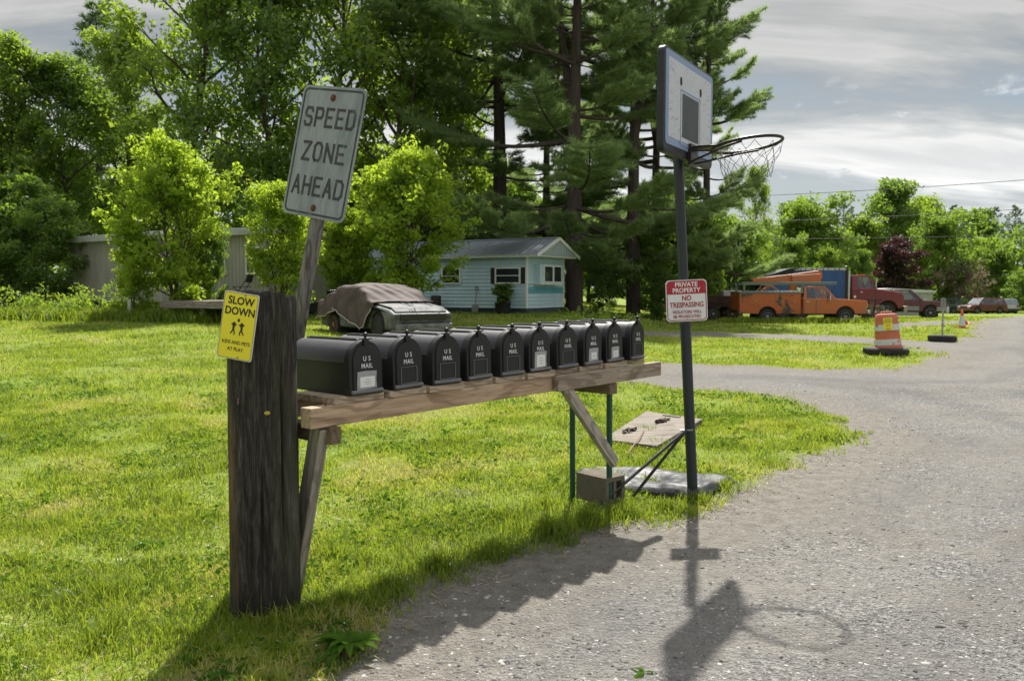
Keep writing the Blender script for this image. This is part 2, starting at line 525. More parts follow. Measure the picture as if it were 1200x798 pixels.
def ground_at(x, y):
    """height of the built ground sheets (bilinear in the grid)"""
    x = np.asarray(x, float); y = np.asarray(y, float)
    i = np.clip(np.searchsorted(gx, x) - 1, 0, nx - 2); j = np.clip(np.searchsorted(gy, y) - 1, 0, ny - 2)
    tx = (x - gx[i]) / (gx[i + 1] - gx[i]); ty = (y - gy[j]) / (gy[j + 1] - gy[j])
    Z = fz.reshape(ny, nx)
    return (Z[j, i] * (1 - tx) + Z[j, i + 1] * tx) * (1 - ty) + (Z[j + 1, i] * (1 - tx) + Z[j + 1, i + 1] * tx) * ty

def groundmat():
    m, nt, out = newmat('ground_soil_grass_gravel'); N = NT(nt)
    at = N.n('ShaderNodeAttribute'); at.attribute_name = 'edge_distance'
    s = at.outputs['Fac']
    v = N.world()
    n1 = N.noise(v, 1.3, 5, .6); n2 = N.noise(v, 9, 5, .6); n3 = N.noise(v, 60, 3, .7); n4 = N.noise(v, .35, 4, .55)
    vor = N.n('ShaderNodeTexVoronoi'); N.l(v, vor.inputs['Vector']); vor.inputs['Scale'].default_value = 42; vor.inputs['Randomness'].default_value = 1
    vor2 = N.n('ShaderNodeTexVoronoi'); N.l(v, vor2.inputs['Vector']); vor2.inputs['Scale'].default_value = 105
    # gravel: crushed grey stone of many tones bedded in pale dust
    stone = N.mix(.55, N.ramp(vor.outputs['Color'], [(.08, (.035, .035, .037)), (.5, (.145, .142, .139)), (.95, (.39, .38, .366))]),
                  N.ramp(vor2.outputs['Color'], [(.08, (.03, .03, .032)), (.5, (.15, .146, .142)), (.95, (.43, .418, .40))]))
    dust = N.ramp(n2, [(.3, (.15, .139, .125)), (.7, (.245, .228, .205))])
    grav = N.mix(N.maprange(N.math('ADD', N.math('MULTIPLY', n1, .7), N.math('MULTIPLY', n3, .4)), .44, .62), dust, stone)
    grav = N.mix(N.math('MULTIPLY', N.maprange(n4, .45, .62), .55), grav, (.115, .113, .115))
    grav = N.mix(N.math('MULTIPLY', N.maprange(N.noise(v, .9, 6, .65, .4), .5, .66), .6), grav, dust)
    tr_ = N.math('SINE', N.math('ADD', N.math('MULTIPLY', s, 3.6), N.math('MULTIPLY', N.math('SUBTRACT', n4, .5), 5.)))
    grav = N.mix(N.math('MULTIPLY', N.maprange(tr_, .1, .9), .42), grav, dust)
    grav = N.mix(N.math('MULTIPLY', N.maprange(tr_, -.2, -.9), .35), grav, (.10, .098, .098))
    blot = N.noise(v, .55, 6, .7, .6)
    grav = N.mix(N.math('MULTIPLY', N.maprange(blot, .52, .62), .38), grav, (.135, .122, .108))
    # bare dirt along the verge
    dirt = N.ramp(N.math('ADD', N.math('MULTIPLY', n2, .6), N.math('MULTIPLY', n3, .4)), [(.3, (.11, .099, .085)), (.55, (.205, .188, .163)), (.75, (.28, .26, .232))])
    # turf seen between and beyond the blades
    turf = N.ramp(N.math('ADD', N.math('MULTIPLY', n2, .5), N.math('MULTIPLY', n3, .5)), [(.3, (.06, .095, .012)), (.5, (.17, .235, .028)), (.7, (.29, .31, .06))])
    turf = N.mix(N.math('MULTIPLY', N.maprange(n1, .5, .72), .5), turf, (.22, .18, .08))
    wob = N.math('ADD', s, N.math('MULTIPLY', N.math('SUBTRACT', n2, .5), .5))
    c = N.mix(N.maprange(wob, .25, .02), turf, dirt)
    c = N.mix(N.maprange(wob, -.35, -1.25), c, grav)
    hgt = N.math('ADD', N.math('MULTIPLY', vor.outputs['Distance'], .9), N.math('ADD', n3, N.math('MULTIPLY', vor2.outputs['Distance'], .6)))
    N.bsdf(out, c, .95, 0, N.bump(hgt, .8, .018), .2)
    return m
M_ground = groundmat()

def sheet(name, sel):
    q = quads[sel]
    u, inv = np.unique(q, return_inverse=True)
    o = npmesh(name, V[u], [inv.reshape(-1, 4)], M_ground, None, True)
    a = o.data.attributes.new('edge_distance', 'FLOAT', 'POINT')
    a.data.foreach_set('value', fsd[u].astype(np.float32))
    tag(o, kind='structure')
    return o
sheet('lawn_ground', csd >= 0)
sheet('gravel_road', csd < 0)

# ------------------------------------------------------------------ loose stones on the gravel
def stones(n):
    x = rng.uniform(-1.5, 9, n * 3); y = 2.2 + rng.random(n * 3) ** 1.6 * 12
    s = road_sd(x, y)
    keep = (s < -.02) & (np.abs(x / y) < .75) & (rng.random(n * 3) < (.3 + .7 * sstep(.38, .6, fbm(x, y, 31, 3, 1.1))) * np.where(s > -.6, .45, 1))
    s_ = s[keep][:n]; x, y = x[keep][:n], y[keep][:n]; k = len(x)
    r = .0045 + .013 * rng.random(k) ** 2.6 * np.where((s_ > -.9), 1.15, 1.) + (rng.random(k) < .008) * rng.uniform(.005, .018, k)
    base = np.array([(0, 0, 1), (1, 0, .1), (.3, .95, -.1), (-.8, .6, .1), (-.8, -.6, -.1), (.3, -.95, .1), (0, 0, -1)], float)
    tri = np.array([(0, 1, 2), (0, 2, 3), (0, 3, 4), (0, 4, 5), (0, 5, 1), (6, 2, 1), (6, 3, 2), (6, 4, 3), (6, 5, 4), (6, 1, 5)])
    P = base[None] * rng.uniform(.6, 1.3, (k, 7, 1)) * np.stack([rng.uniform(.7, 1.6, k), rng.uniform(.6, 1.1, k), rng.uniform(.3, .6, k)], 1)[:, None]
    a = rng.uniform(0, 6.28, k); ca, sa = np.cos(a)[:, None], np.sin(a)[:, None]
    X = P[..., 0] * ca - P[..., 1] * sa; Y = P[..., 0] * sa + P[..., 1] * ca
    z = ground_at(x, y)
    W = np.stack([X * r[:, None] + x[:, None], Y * r[:, None] + y[:, None], P[..., 2] * r[:, None] + (z - r * .12)[:, None]], -1)
    F = tri[None] + 7 * np.arange(k)[:, None, None]
    return W.reshape(-1, 3), F.reshape(-1, 3)
m, nt, out = newmat('loose_stone'); N = NT(nt)
g = N.n('ShaderNodeNewGeometry')
N.bsdf(out, N.ramp(g.outputs['Random Per Island'], [(0, (.075, .074, .076)), (.35, (.155, .15, .147)), (.75, (.27, .26, .25)), (1, (.48, .465, .44))]), .9, 0, N.bump(N.noise(N.world(), 160, 3, .6), .3, .003), .2)
sv, sf = stones(70000)
tag(npmesh('loose_gravel', sv, [sf], m), kind='stuff')

# ------------------------------------------------------------------ grass
def grassmat():
    m, nt, out = newmat('grass_blade'); N = NT(nt)
    at = N.n('ShaderNodeAttribute'); at.attribute_name = 'tone'
    g = N.n('ShaderNodeNewGeometry')
    f = N.math('ADD', at.outputs['Fac'], N.math('MULTIPLY', N.math('SUBTRACT', g.outputs['Random Per Island'], .5), .34))
    c = N.ramp(f, [(0, (.045, .10, .014)), (.28, (.115, .19, .018)), (.5, (.195, .275, .026)), (.68, (.31, .34, .048)), (.82, (.41, .37, .11)), (1, (.47, .39, .20))])
    d = N.n('ShaderNodeBsdfDiffuse'); N.l(c, d.inputs['Color'])
    t = N.n('ShaderNodeBsdfTranslucent'); N.l(N.mix(.45, c, (.55, .65, .04)), t.inputs['Color'])
    m1 = N.n('ShaderNodeMixShader'); m1.inputs[0].default_value = .5
    N.l(d.outputs[0], m1.inputs[1]); N.l(t.outputs[0], m1.inputs[2])
    gl = N.n('ShaderNodeBsdfGlossy'); gl.inputs['Roughness'].default_value = .45
    m2 = N.n('ShaderNodeMixShader'); m2.inputs[0].default_value = .03
    N.l(m1.outputs[0], m2.inputs[1]); N.l(gl.outputs[0], m2.inputs[2])
    N.l(m2.outputs[0], out.inputs['Surface'])
    return m
M_grass = grassmat()

def scatter(n, y0, y1, rmin, rmax, edge=.0):
    """random turf points between two distances"""
    y = np.sqrt(rng.uniform(y0 ** 2, y1 ** 2, n)); x = rng.uniform(rmin, rmax, n) * y
    s = road_sd(x, y)
    d = fbm(x, y, 41, 4, 1.7)
    p = sstep(-.14, .22, s + (d - .47) * .9) * np.where(s < .6, .75, 1.) * np.clip(.30 + 2.8 * (d - .32), .12, 1)
    k = (rng.random(n) < p) & (s > -.12)
    return x[k], y[k], s[k]

def blades(x, y, h, wd, tone, lean=.95):
    k = len(x)
    z = ground_at(x, y) - .006
    a = rng.uniform(0, 2 * np.pi, k); ca, sa = np.cos(a), np.sin(a)
    b = rng.uniform(0, 2 * np.pi, k); L = h * lean * rng.random(k) ** .7
    bx, by = np.cos(b) * L, np.sin(b) * L
    P = np.zeros((k, 5, 3))
    o = np.stack([x, y, z], 1)
    sd_ = np.stack([ca * wd / 2, sa * wd / 2, np.zeros(k)], 1)
    P[:, 0] = o - sd_; P[:, 1] = o + sd_
    mid = o + np.stack([bx * .35, by * .35, h * .6], 1)
    P[:, 2] = mid + sd_ * .75; P[:, 3] = mid - sd_ * .75
    P[:, 4] = o + np.stack([bx, by, h * (1 - .3 * (L / h) ** 2)], 1)
    base = 5 * np.arange(k)[:, None]
    return P.reshape(-1, 3), base + np.array([[0, 1, 2, 3]]), base + np.array([[3, 2, 4]]), np.repeat(tone, 5)

def tone_at(x, y, s):
    t = .46 + (fbm(x, y, 51, 4, .9) - .47) * 2.1 + (fbm(x, y, 61, 3, 4) - .45) * 1.2 + rng.normal(0, .09, len(x))
    t = t + .22 * sstep(.5, .0, s) * (rng.random(len(x)) < .5) - .05
    t = t - .30 * (fbm(x, y, 71, 3, 2.6) > .62)
    return np.clip(t, .04, .97)

parts = []
def grow(n, y0, y1, rmin, rmax, h0, w0):
    x, y, s = scatter(n, y0, y1, rmin, rmax)
    k = len(x)
    tuft = fbm(x, y, 81, 3, 3.2)
    tall = sstep(.55, .75, tuft)
    h = h0 * (.45 + .8 * rng.random(k) ** 1.4) * (1 + 1.3 * tall) * np.where(rng.random(k) < .02, 1.7, 1)
    t = tone_at(x, y, s) - .18 * tall
    parts.append(blades(x, y, h, w0 * rng.uniform(.6, 1.25, k), np.clip(t, .02, 1)))
grow(250000, 2.3, 6.0, -.75, .45, .050, .0062)
grow(260000, 6.0, 11, -.72, .45, .052, .0085)
grow(170000, 11, 19, -.72, .62, .060, .013)
grow(150000, 19, 32, -.72, .62, .065, .024)
grow(110000, 32, 62, -.70, .62, .085, .05)
# longer grass left by the mower: round the thick post, along the road edge, round the hoop base, the post feet and the lawn's back edge
def longgrass(n, cx_, cy_, rad, h0, w0, tone=.25):
    a = rng.uniform(0, 6.28, n); r_ = rad * np.abs(rng.normal(0, .55, n))
    x = cx_ + np.cos(a) * r_; y = cy_ + np.sin(a) * r_
    k = road_sd(x, y) > -.1
    x, y = x[k], y[k]
    parts.append(blades(x, y, h0 * rng.uniform(.4, 1.2, len(x)), w0 * rng.uniform(.6, 1.2, len(x)), np.clip(tone + rng.normal(0, .12, len(x)), 0, 1), 1.0))
for (px, py, n, rad, h0) in [(300, 728, 500, .25, .075), (262, 722, 300, .15, .09), (345, 726, 500, .14, .10), (365, 722, 700, .2, .10), (400, 712, 800, .25, .11), (450, 695, 900, .28, .11), (510, 672, 900, .28, .12), (575, 652, 900, .28, .12),
                             (640, 630, 900, .26, .14), (690, 618, 900, .22, .15), (730, 608, 600, .2, .13), (780, 598, 400, .16, .10), (815, 590, 400, .10, .10), (640, 600, 500, .3, .12),
                             (850, 575, 500, .3, .10), (700, 520, 500, .4, .10), (760, 545, 300, .25, .09), (900, 545, 500, .4, .09), (960, 515, 700, .5, .09), (210, 745, 500, .35, .10), (120, 700, 900, .4, .11), (60, 620, 700, .45, .11),
                             (990, 414, 300, .8, .12), (1104, 398, 300, 1.2, .12)]:
    gp = gnd(px, py); longgrass(n, gp.x, gp.y, rad, h0, .0065 if gp.y < 9 else .02)
for px, py in [(706, 522), (722, 526), (738, 529), (754, 532), (770, 534), (784, 527), (798, 518), (812, 508), (824, 500), (700, 516), (715, 510)]:
    gp = gnd(px, py); longgrass(110, gp.x, gp.y, .13, .07, .007, .4)
for i in range(26):   # uncut strip below the parked trucks
    gp = on(850 + i * 9.5, 41.8 + rng.uniform(-.6, .6)); longgrass(260, gp.x, gp.y, .8, .30, .035, .40)
for i in range(30):   # uncut strip along the far left edge of the lawn
    px = 0 + i * 10; gp = on(px, 27.5 - .004 * px + rng.uniform(-.5, .5)); longgrass(200, gp.x, gp.y, .8, .45, .035, .2)
PV, Q, T, TN = [], [], [], []; off = 0
for p, q, t, tn in parts:
    PV.append(p); Q.append(q + off); T.append(t + off); TN.append(tn); off += len(p)
go = npmesh('grass', np.concatenate(PV), [np.concatenate(Q), np.concatenate(T)], M_grass)
a = go.data.attributes.new('tone', 'FLOAT', 'POINT'); a.data.foreach_set('value', np.concatenate(TN).astype(np.float32))
tag(go, kind='stuff')

# low clover and broad leaves woven through the turf
def clover(n):
    x, y, s = scatter(n, 2.4, 13, -.72, .45)
    k0 = fbm(x, y, 91, 3, 1.9) > .47
    x, y = x[k0], y[k0]; k = len(x)
    z = ground_at(x, y) + rng.uniform(.012, .045, k)
    r_ = rng.uniform(.006, .014, k) * (1 + .06 * y); a = rng.uniform(0, 6.28, k)
    P = np.zeros((k, 5, 3))
    tilt = rng.normal(0, .35, (k, 2))
    for i in range(5):
        t = a + 2 * np.pi * i / 5
        dx, dy = np.cos(t) * r_, np.sin(t) * r_ * .8
        P[:, i] = np.stack([x + dx, y + dy, z + dx * tilt[:, 0] + dy * tilt[:, 1]], 1)
    return P.reshape(-1, 3), 5 * np.arange(k)[:, None] + np.arange(5)[None]
cv, cf = clover(60000)
M_clover = leafmat('clover_leaf', (.03, .085, .014), (.06, .13, .02), (.11, .19, .03), (.20, .36, .04), wild=.6, gloss=.0)
tag(npmesh('clover', cv, [cf], M_clover), kind='stuff')

# dry twigs, thatch and fallen bits lying in the turf and on the verge
def litter(n):
    x = rng.uniform(-3.5, 3.2, n); y = 2.6 + rng.random(n) ** 1.3 * 7
    s = road_sd(x, y); k = (s > -.22) & (np.abs(x / y) < .7) & (rng.random(n) < np.where(np.abs(s) < .4, .9, .6))
    x, y = x[k], y[k]; k = len(x)
    L = rng.uniform(.02, .075, k); a = rng.uniform(0, 6.28, k); w_ = rng.uniform(.0015, .0035, k)
    z = ground_at(x, y) + .006 + rng.random(k) * .012
    d = np.stack([np.cos(a) * L, np.sin(a) * L, rng.normal(0, .012, k)], 1); p = np.stack([-np.sin(a) * w_, np.cos(a) * w_, np.zeros(k)], 1)
    o = np.stack([x, y, z], 1)
    P = np.stack([o - d / 2 - p, o - d / 2 + p, o + d / 2 + p * .6, o + d / 2 - p * .6], 1)
    return P.reshape(-1, 3), 4 * np.arange(k)[:, None] + np.arange(4)[None]
lv, lf = litter(15000)
m, nt, out = newmat('dry_straw'); N = NT(nt)
g = N.n('ShaderNodeNewGeometry')
N.bsdf(out, N.ramp(g.outputs['Random Per Island'], [(0, (.10, .06, .035)), (.5, (.28, .21, .12)), (1, (.45, .38, .24))]), .9)
tag(npmesh('straw_litter', lv, [lf], m), kind='stuff')

# ------------------------------------------------------------------ broad-leaved weeds
def weed(loc, label, n, L, up, group=None):
    Vs, Fs = [], []
    for i in range(n):
        a = 2 * math.pi * i / n * 2.4 + rng.uniform(-.3, .3); el = up * rng.uniform(.45, 1.1); ln = L * rng.uniform(.6, 1.1); wd = ln * rng.uniform(.08, .14)
        o = len(Vs); S = 5
        for j in range(S + 1):
            u = j / S
            r_ = ln * u * math.cos(el * (1 - .55 * u)); z = ln * u * math.sin(el * (1 - .5 * u)) - ln * .25 * u * u
            hw = wd * math.sin(math.pi * min(u * .93 + .05, 1)) ** .8 * (1 + .18 * (-1) ** j)
            c, s = math.cos(a), math.sin(a)
            for e, dz in ((-1, .25 * hw), (0, 0), (1, .25 * hw)):
                Vs.append((r_ * c - e * hw * s, r_ * s + e * hw * c, z + dz + .005))
        for j in range(S):
            for q in range(2):
                b = o + j * 3 + q; Fs.append((b, b + 1, b + 4, b + 3))
    t = npmesh('weed', np.array(Vs), [np.array(Fs)], M_weed, None, True); t.location = loc; t.rotation_euler = (0, 0, rng.uniform(0, 6)); tag(t, label, 'weed', group)
    return t
M_weed = leafmat('weed_leaf', (.05, .12, .02), (.09, .18, .025), (.15, .24, .04), (.28, .48, .04), wild=.6, gloss=0.)
for px, py, n, L, up, lab in [(408, 768, 34, .19, 1.3, 'dense dark green dock weed growing at the gravel edge right of the thick post'),
                              (385, 742, 14, .17, .9, 'low broad leaved weed in the grass close to the foot of the thick post'),
                              (272, 790, 16, .18, .5, 'flat pale green weed rosette on bare soil in front of the thick post'),
                              (236, 770, 12, .15, .55, 'small weed rosette in the grass to the left in front of the thick post'),
                              (522, 512, 12, .15, 1.3, 'upright leafy weed standing alone in the lawn seen below the mailbox beam'),
                              (755, 790, 7, .07, .4, 'tiny green weed growing alone in the bare gravel'),
                              (178, 640, 14, .15, .6, 'dark weed clump in the open lawn left of the thick post')]:
    gp = gnd(px, py); gp.z = float(ground_at(gp.x, gp.y)); weed(gp, lab, n, L, up)

# ================================================================== THICK POST
def thick_post():
    c = Vector((-1.222, 4.16, 0)); c.z = float(ground_at(c.x, c.y)) - .04
    t = root('thick_wooden_post', c, 'thick dark weathered timber post with deep cracks at the near end of the mailboxes', 'post', rz=R(16))
    nA, nZ = 96, 44; H = 1.60 - c.z - .01
    cracks = [(-1.62, .014, .03), (-1.05, .022, .075), (-1.3, .010, .02), (-1.95, .012, .03), (-.75, .012, .03), (-2.3, .012, .016), (-2.75, .02, .02), (-.35, .014, .018), (.5, .016, .03), (1.6, .014, .03), (2.6, .018, .03)]
    Vs, Fs = [], []
    for k in range(nZ + 1):
        z = H * k / nZ
        for j in range(nA):
            th = 2 * math.pi * j / nA - math.pi
            q = 4.6
            r = .163 / (abs(math.cos(th)) ** q + abs(math.sin(th)) ** q) ** (1 / q)
            r *= .985 + .05 * (1 - z / H) ** 3
            for ca, wd, dp in cracks:
                d = abs((th - ca - .03 * math.sin(z * 2.2 + ca * 5) + math.pi) % (2 * math.pi) - math.pi)
                r -= dp * math.exp(-(d / wd) ** 2) * (.45 + .55 * mnoise.noise((ca * 9, z * 1.6, 0)))
            r += .006 * mnoise.noise((math.cos(th) * 7, math.sin(th) * 7, z * 1.2)) + .003 * mnoise.noise((math.cos(th) * 25, math.sin(th) * 25, z * 4))
            zz = z
            if k == nZ: zz += .012 * mnoise.noise((th * 4, 2, 1)) - .018 * (math.cos(th - .3) > .3) ; r -= .006
            Vs.append((r * math.cos(th), r * math.sin(th), zz))
    for k in range(nZ):
        for j in range(nA):
            j2 = (j + 1) % nA
            Fs.append((k * nA + j, k * nA + j2, (k + 1) * nA + j2, (k + 1) * nA + j))
    o = len(Vs)
    for rr, dz in ((.7, -.006), (.35, .004)):
        for j in range(nA):
            p = Vs[nZ * nA + j]; Vs.append((p[0] * rr, p[1] * rr, p[2] + dz + .004 * mnoise.noise((p[0] * 30, p[1] * 30, rr))))
    for a_, b_ in ((nZ * nA, o), (o, o + nA)):
        for j in range(nA):
            j2 = (j + 1) % nA; Fs.append((a_ + j, a_ + j2, b_ + j2, b_ + j))
    Vs.append((0, 0, H)); Fs += [(o + nA + j, o + nA + (j + 1) % nA, len(Vs) - 1) for j in range(nA)]
    b = MB(); b.add(Vs, Fs)
    m, nt, out = newmat('creosoted_timber'); N = NT(nt)
    v = N.coord('Object', (34, 34, 1.5)); v2 = N.coord('Object', (5, 5, .8))
    g1 = N.noise(N.coord('Object', (40, 40, 3.4)), 1.6, 9, .78, .5); f1 = N.noise(N.coord('Object', (190, 190, 9)), 1., 6, .7); lo = N.noise(v2, 1.3, 4, .6)
    cc = N.ramp(g1, [(.34, (.008, .007, .006)), (.48, (.030, .026, .022)), (.6, (.075, .066, .058)), (.72, (.17, .155, .14))])
    sx_ = N.n('ShaderNodeSeparateXYZ'); N.l(N.coord('Object'), sx_.inputs[0])
    mossf = N.math('MULTIPLY', N.maprange(sx_.outputs[0], .02, .12), N.maprange(lo, .35, .6))
    cc = N.mix(N.math('MULTIPLY', mossf, .55), cc, (.055, .062, .03))
    cc = N.mix(N.math('MULTIPLY', N.maprange(sx_.outputs[0], -.11, -.155), N.maprange(lo, .4, .55)), cc, (.14, .085, .05))
    cc = N.mix(N.math('MULTIPLY', N.maprange(lo, .56, .7), .7), cc, (.15, .14, .13))
    cc = N.mix(N.math('MULTIPLY', N.maprange(f1, .52, .66), .8), cc, (.005, .0045, .004))
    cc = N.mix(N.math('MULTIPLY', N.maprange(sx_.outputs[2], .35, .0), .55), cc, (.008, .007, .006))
    N.bsdf(out, cc, .8, 0, N.bump(N.math('ADD', g1, f1), .6, .008), .3)
    b.build('timber', m, t, 60)
    lf = MB(); lf.ball((0.02, -.166, 1.02 - c.z), .011, 8, 6, (1.3, .3, .9)); lf.build('yellow_leaf', paint('dead_yellow_leaf', (.45, .36, .04), .7), t, 60)
    for x_, z_, rz_, l_ in ((-.11, 1.08, .1, .03), (-.105, .78, .05, .022)):
        pg = MB(); pg.box((x_, -.162, z_ - c.z), (.006, .008, l_), (0, rz_, 0)); pg.build('splinter', wood('pale_splinter', (.12, .075, .05), (.24, .16, .11), 2), t)
    return t
thick_post()

# ================================================================== SIGNS
def plate(mb, wd, h, th, rad, n=5):
    """rounded rectangle in local XZ, thickness along Y (front at -th/2)"""
    pts = []
    for cx_, cz_, a0 in ((wd / 2 - rad, h / 2 - rad, 0), (-wd / 2 + rad, h / 2 - rad, 90), (-wd / 2 + rad, -h / 2 + rad, 180), (wd / 2 - rad, -h / 2 + rad, 270)):
        for i in range(n + 1):
            t = R(a0 + 90 * i / n); pts.append((cx_ + rad * math.cos(t), cz_ + rad * math.sin(t)))
    mb.prism(pts[::-1], -th / 2, th / 2)
    return pts

def outline(mb, pts, wd, y, th=.0012):
    """raised line following a closed outline, in the XZ plane"""
    n = len(pts); P = [Vector((p[0], p[1])) for p in pts]
    ins = []
    for i in range(n):
        d = (P[(i + 1) % n] - P[i - 1]).normalized(); nn = Vector((-d.y, d.x)); ins.append(P[i] + nn * wd)
    vs = [(p.x, y, p.y) for p in P] + [(p.x, y, p.y) for p in ins] + [(p.x, y + th, p.y) for p in P] + [(p.x, y + th, p.y) for p in ins]
    fs = []
    for i in range(n):
        j = (i + 1) % n
        fs += [(i, j, n + j, n + i), (2 * n + i, 3 * n + i, 3 * n + j, 2 * n + j), (i, 2 * n + i, 2 * n + j, j), (n + i, n + j, 3 * n + j, 3 * n + i)]
    mb.add(vs, fs)

STROKE = {'S': [[(1, .82), (.82, 1), (.18, 1), (0, .82), (0, .66), (.16, .53), (.84, .47), (1, .34), (1, .18), (.82, 0), (.18, 0), (0, .18)]],
          'P': [[(0, 0), (0, 1), (.8, 1), (1, .84), (1, .6), (.8, .45), (0, .45)]],
          'E': [[(1, 1), (0, 1), (0, 0), (1, 0)], [(0, .52), (.78, .52)]],
          'D': [[(0, 0), (0, 1), (.72, 1), (1, .8), (1, .2), (.72, 0), (0, 0)]],
          'Z': [[(0, 1), (1, 1), (0, 0), (1, 0)]],
          'O': [[(.25, 0), (0, .2), (0, .8), (.25, 1), (.75, 1), (1, .8), (1, .2), (.75, 0), (.25, 0)]],
          'N': [[(0, 0), (0, 1), (1, 0), (1, 1)]],
          'A': [[(0, 0), (.5, 1), (1, 0)], [(.2, .33), (.8, .33)]],
          'H': [[(0, 0), (0, 1)], [(1, 0), (1, 1)], [(0, .52), (1, .52)]]}
def stroke_text(mb, s, cx_, cz_, lw, lh, gap, st, y):
    tot = len(s) * lw + (len(s) - 1) * gap
    x0 = cx_ - tot / 2
    lay = 0
    for ch in s:
        for pl in STROKE[ch]:
            for a_, b_ in zip(pl[:-1], pl[1:]):
                lay += 1
                A = Vector((x0 + st / 2 + a_[0] * (lw - st), y - .00013 * (lay % 7), cz_ - lh / 2 + st / 2 + a_[1] * (lh - st)))
                B = Vector((x0 + st / 2 + b_[0] * (lw - st), A.y, cz_ - lh / 2 + st / 2 + b_[1] * (lh - st)))
                d = (B - A).normalized() * st * .42
                mb.bar(A - d, B + d, st, .0012, (0, 1, 0))
        x0 += lw + gap

def frame_from(TL, TR, BL, BR):
    c = (TL + TR + BL + BR) / 4
    r = ((TR + BR) / 2 - (TL + BL) / 2); u = ((TL + TR) / 2 - (BL + BR) / 2)
    wd, h = r.length, u.length
    u.normalize(); r = (r - u * r.dot(u)).normalized(); n = u.cross(r)      # n points away from the viewer's side? -> local +Y
    y = u.cross(r)
    M = Matrix((r, -r.cross(u), u)).transposed()
    return c, M, wd, h

# ---- leaning road sign
dL, dR = 4.92, 4.64
c, M3, SW, SH = frame_from(pt(357, 103, dL), pt(432, 101, dR), pt(330, 252, dL + .02), pt(403, 259, dR + .02))
up = M3.col[2].copy()
foot = c.copy(); pole_top = c + up * (SH / 2 - .03)
k = (c.z - (hz(c.x, c.y) - .05)) / up.z
lean = (Vector((-.30, .0, 1.05))).normalized()
# the post runs along the sign's own axis
b0 = c - up * (c.z / up.z)
rs = root('road_sign', (b0.x, b0.y, float(ground_at(b0.x, b0.y))), 'faded white speed zone ahead road sign leaning on its grey wooden post', 'road sign')
T = rs.matrix_basis.copy(); inv = Matrix.Translation(-Vector(rs.location))
def place(o, c, M3):
    o.matrix_basis = inv @ Matrix.Translation(c) @ M3.to_4x4()
M_signface = patchy('weathered_sign_face', (.265, .285, .325), (.185, .205, .24), .44, .62, 9, .5, (.31, .325, .33), .22)
m = M_signface
b = MB(); pts = plate(b, SW, SH, .004, .035)
pn = b.build('sign_panel', m, rs); place(pn, c, M3)
M_signink = patchy('faded_black_sign_ink', (.035, .034, .036), (.12, .12, .12), .52, .66, 12, .6)
b = MB(); q = [(p[0] * (1 - .022 / SW * 1), p[1] * (1 - .022 / SH)) for p in pts]
q = [((abs(p[0]) - .014) * (1 if p[0] > 0 else -1), (abs(p[1]) - .014) * (1 if p[1] > 0 else -1)) for p in pts]
outline(b, q, .011, -.0035)
b.build('border', M_signink, pn)
b = MB()
sxw = SW / .46
stroke_text(b, 'SPEED', .0, SH * .262, .062 * sxw, .112, .015 * sxw, .0155, -.0032)
stroke_text(b, 'ZONE', .0, .0, .066 * sxw, .112, .018 * sxw, .0155, -.0032)
stroke_text(b, 'AHEAD', .0, -SH * .262, .064 * sxw, .112, .014 * sxw, .0155, -.0032)
b.build('lettering', M_signink, pn)
for z_ in (SH * .415, -SH * .425):
    b = MB(); b.lathe([(.020, 0), (.020, .003), (.011, .004), (.011, .010), (.004, .012)], 14, Matrix.Translation((0, -.002, z_)) @ Matrix.Rotation(R(90), 4, 'X'))
    b.build('rusty_bolt', M_rust, pn, 40)
b = MB(); P = []
for i in range(17):
    t_ = i / 16; z_ = -.12 + t_ * (pole_top.z + .1)
    p = b0 + up * (z_ / up.z); yv = M3.col[1]
    P.append(p + yv * .052 + Vector((.006 * math.sin(t_ * 7), 0, 0)) - Vector(rs.location))
b.tube(P, [.047 - .006 * i / 16 for i in range(17)], 14)
M_greypost = wood('silvered_round_post', (.06, .055, .05), (.30, .28, .26), 2, 1.1, (.16, .13, .11), moss=(.08, .08, .05))
b.build('post', M_greypost, rs, 50)

# ---- yellow notice
c, M3, YW, YH = frame_from(pt(264.5, 342, 3.985), pt(304, 344.5, 3.935), pt(253, 420, 3.985), pt(295, 422, 3.935))
ys = root('notice_sign', c, 'yellow slow down notice with children figures nailed tilted to the thick post', 'sign')
ys.rotation_euler = M3.to_euler()
b = MB(); pts = plate(b, YW, YH, .003, .012)
pn = b.build('white_backing', paint('sign_white', (.72, .73, .72), .5, amount=.2), ys)
b = MB(); plate(b, YW - .008, YH - .008, .002, .009); f_ = b.build('yellow_face', paint('sign_yellow', (.78, .66, .03), .5, amount=.12, dirt=(.5, .42, .05)), ys); f_.location = (0, -.0018, 0)
M_ink = paint('black_ink', (.015, .014, .012), .6, amount=.1)
b = MB(); q = [((abs(p[0]) - .0035) * (1 if p[0] > 0 else -1), (abs(p[1]) - .0035) * (1 if p[1] > 0 else -1)) for p in pts]
outline(b, q, .0016, -.0036, .0006); b.build('thin_border', M_ink, ys)
RX = (R(90), 0, 0)
for s_, z_, sz, bo, sx_ in (('SLOW', .118, .050, .0012, .98), ('DOWN', .068, .050, .0012, .95), ('KIDS AND PETS', -.080, .0235, .0002, .92), ('AT PLAY', -.112, .0235, .0002, .95)):
    text('lettering', s_, sz, M_ink, ys, (0.002, -.0031, z_ * YH / .32), RX, bo, sx_)
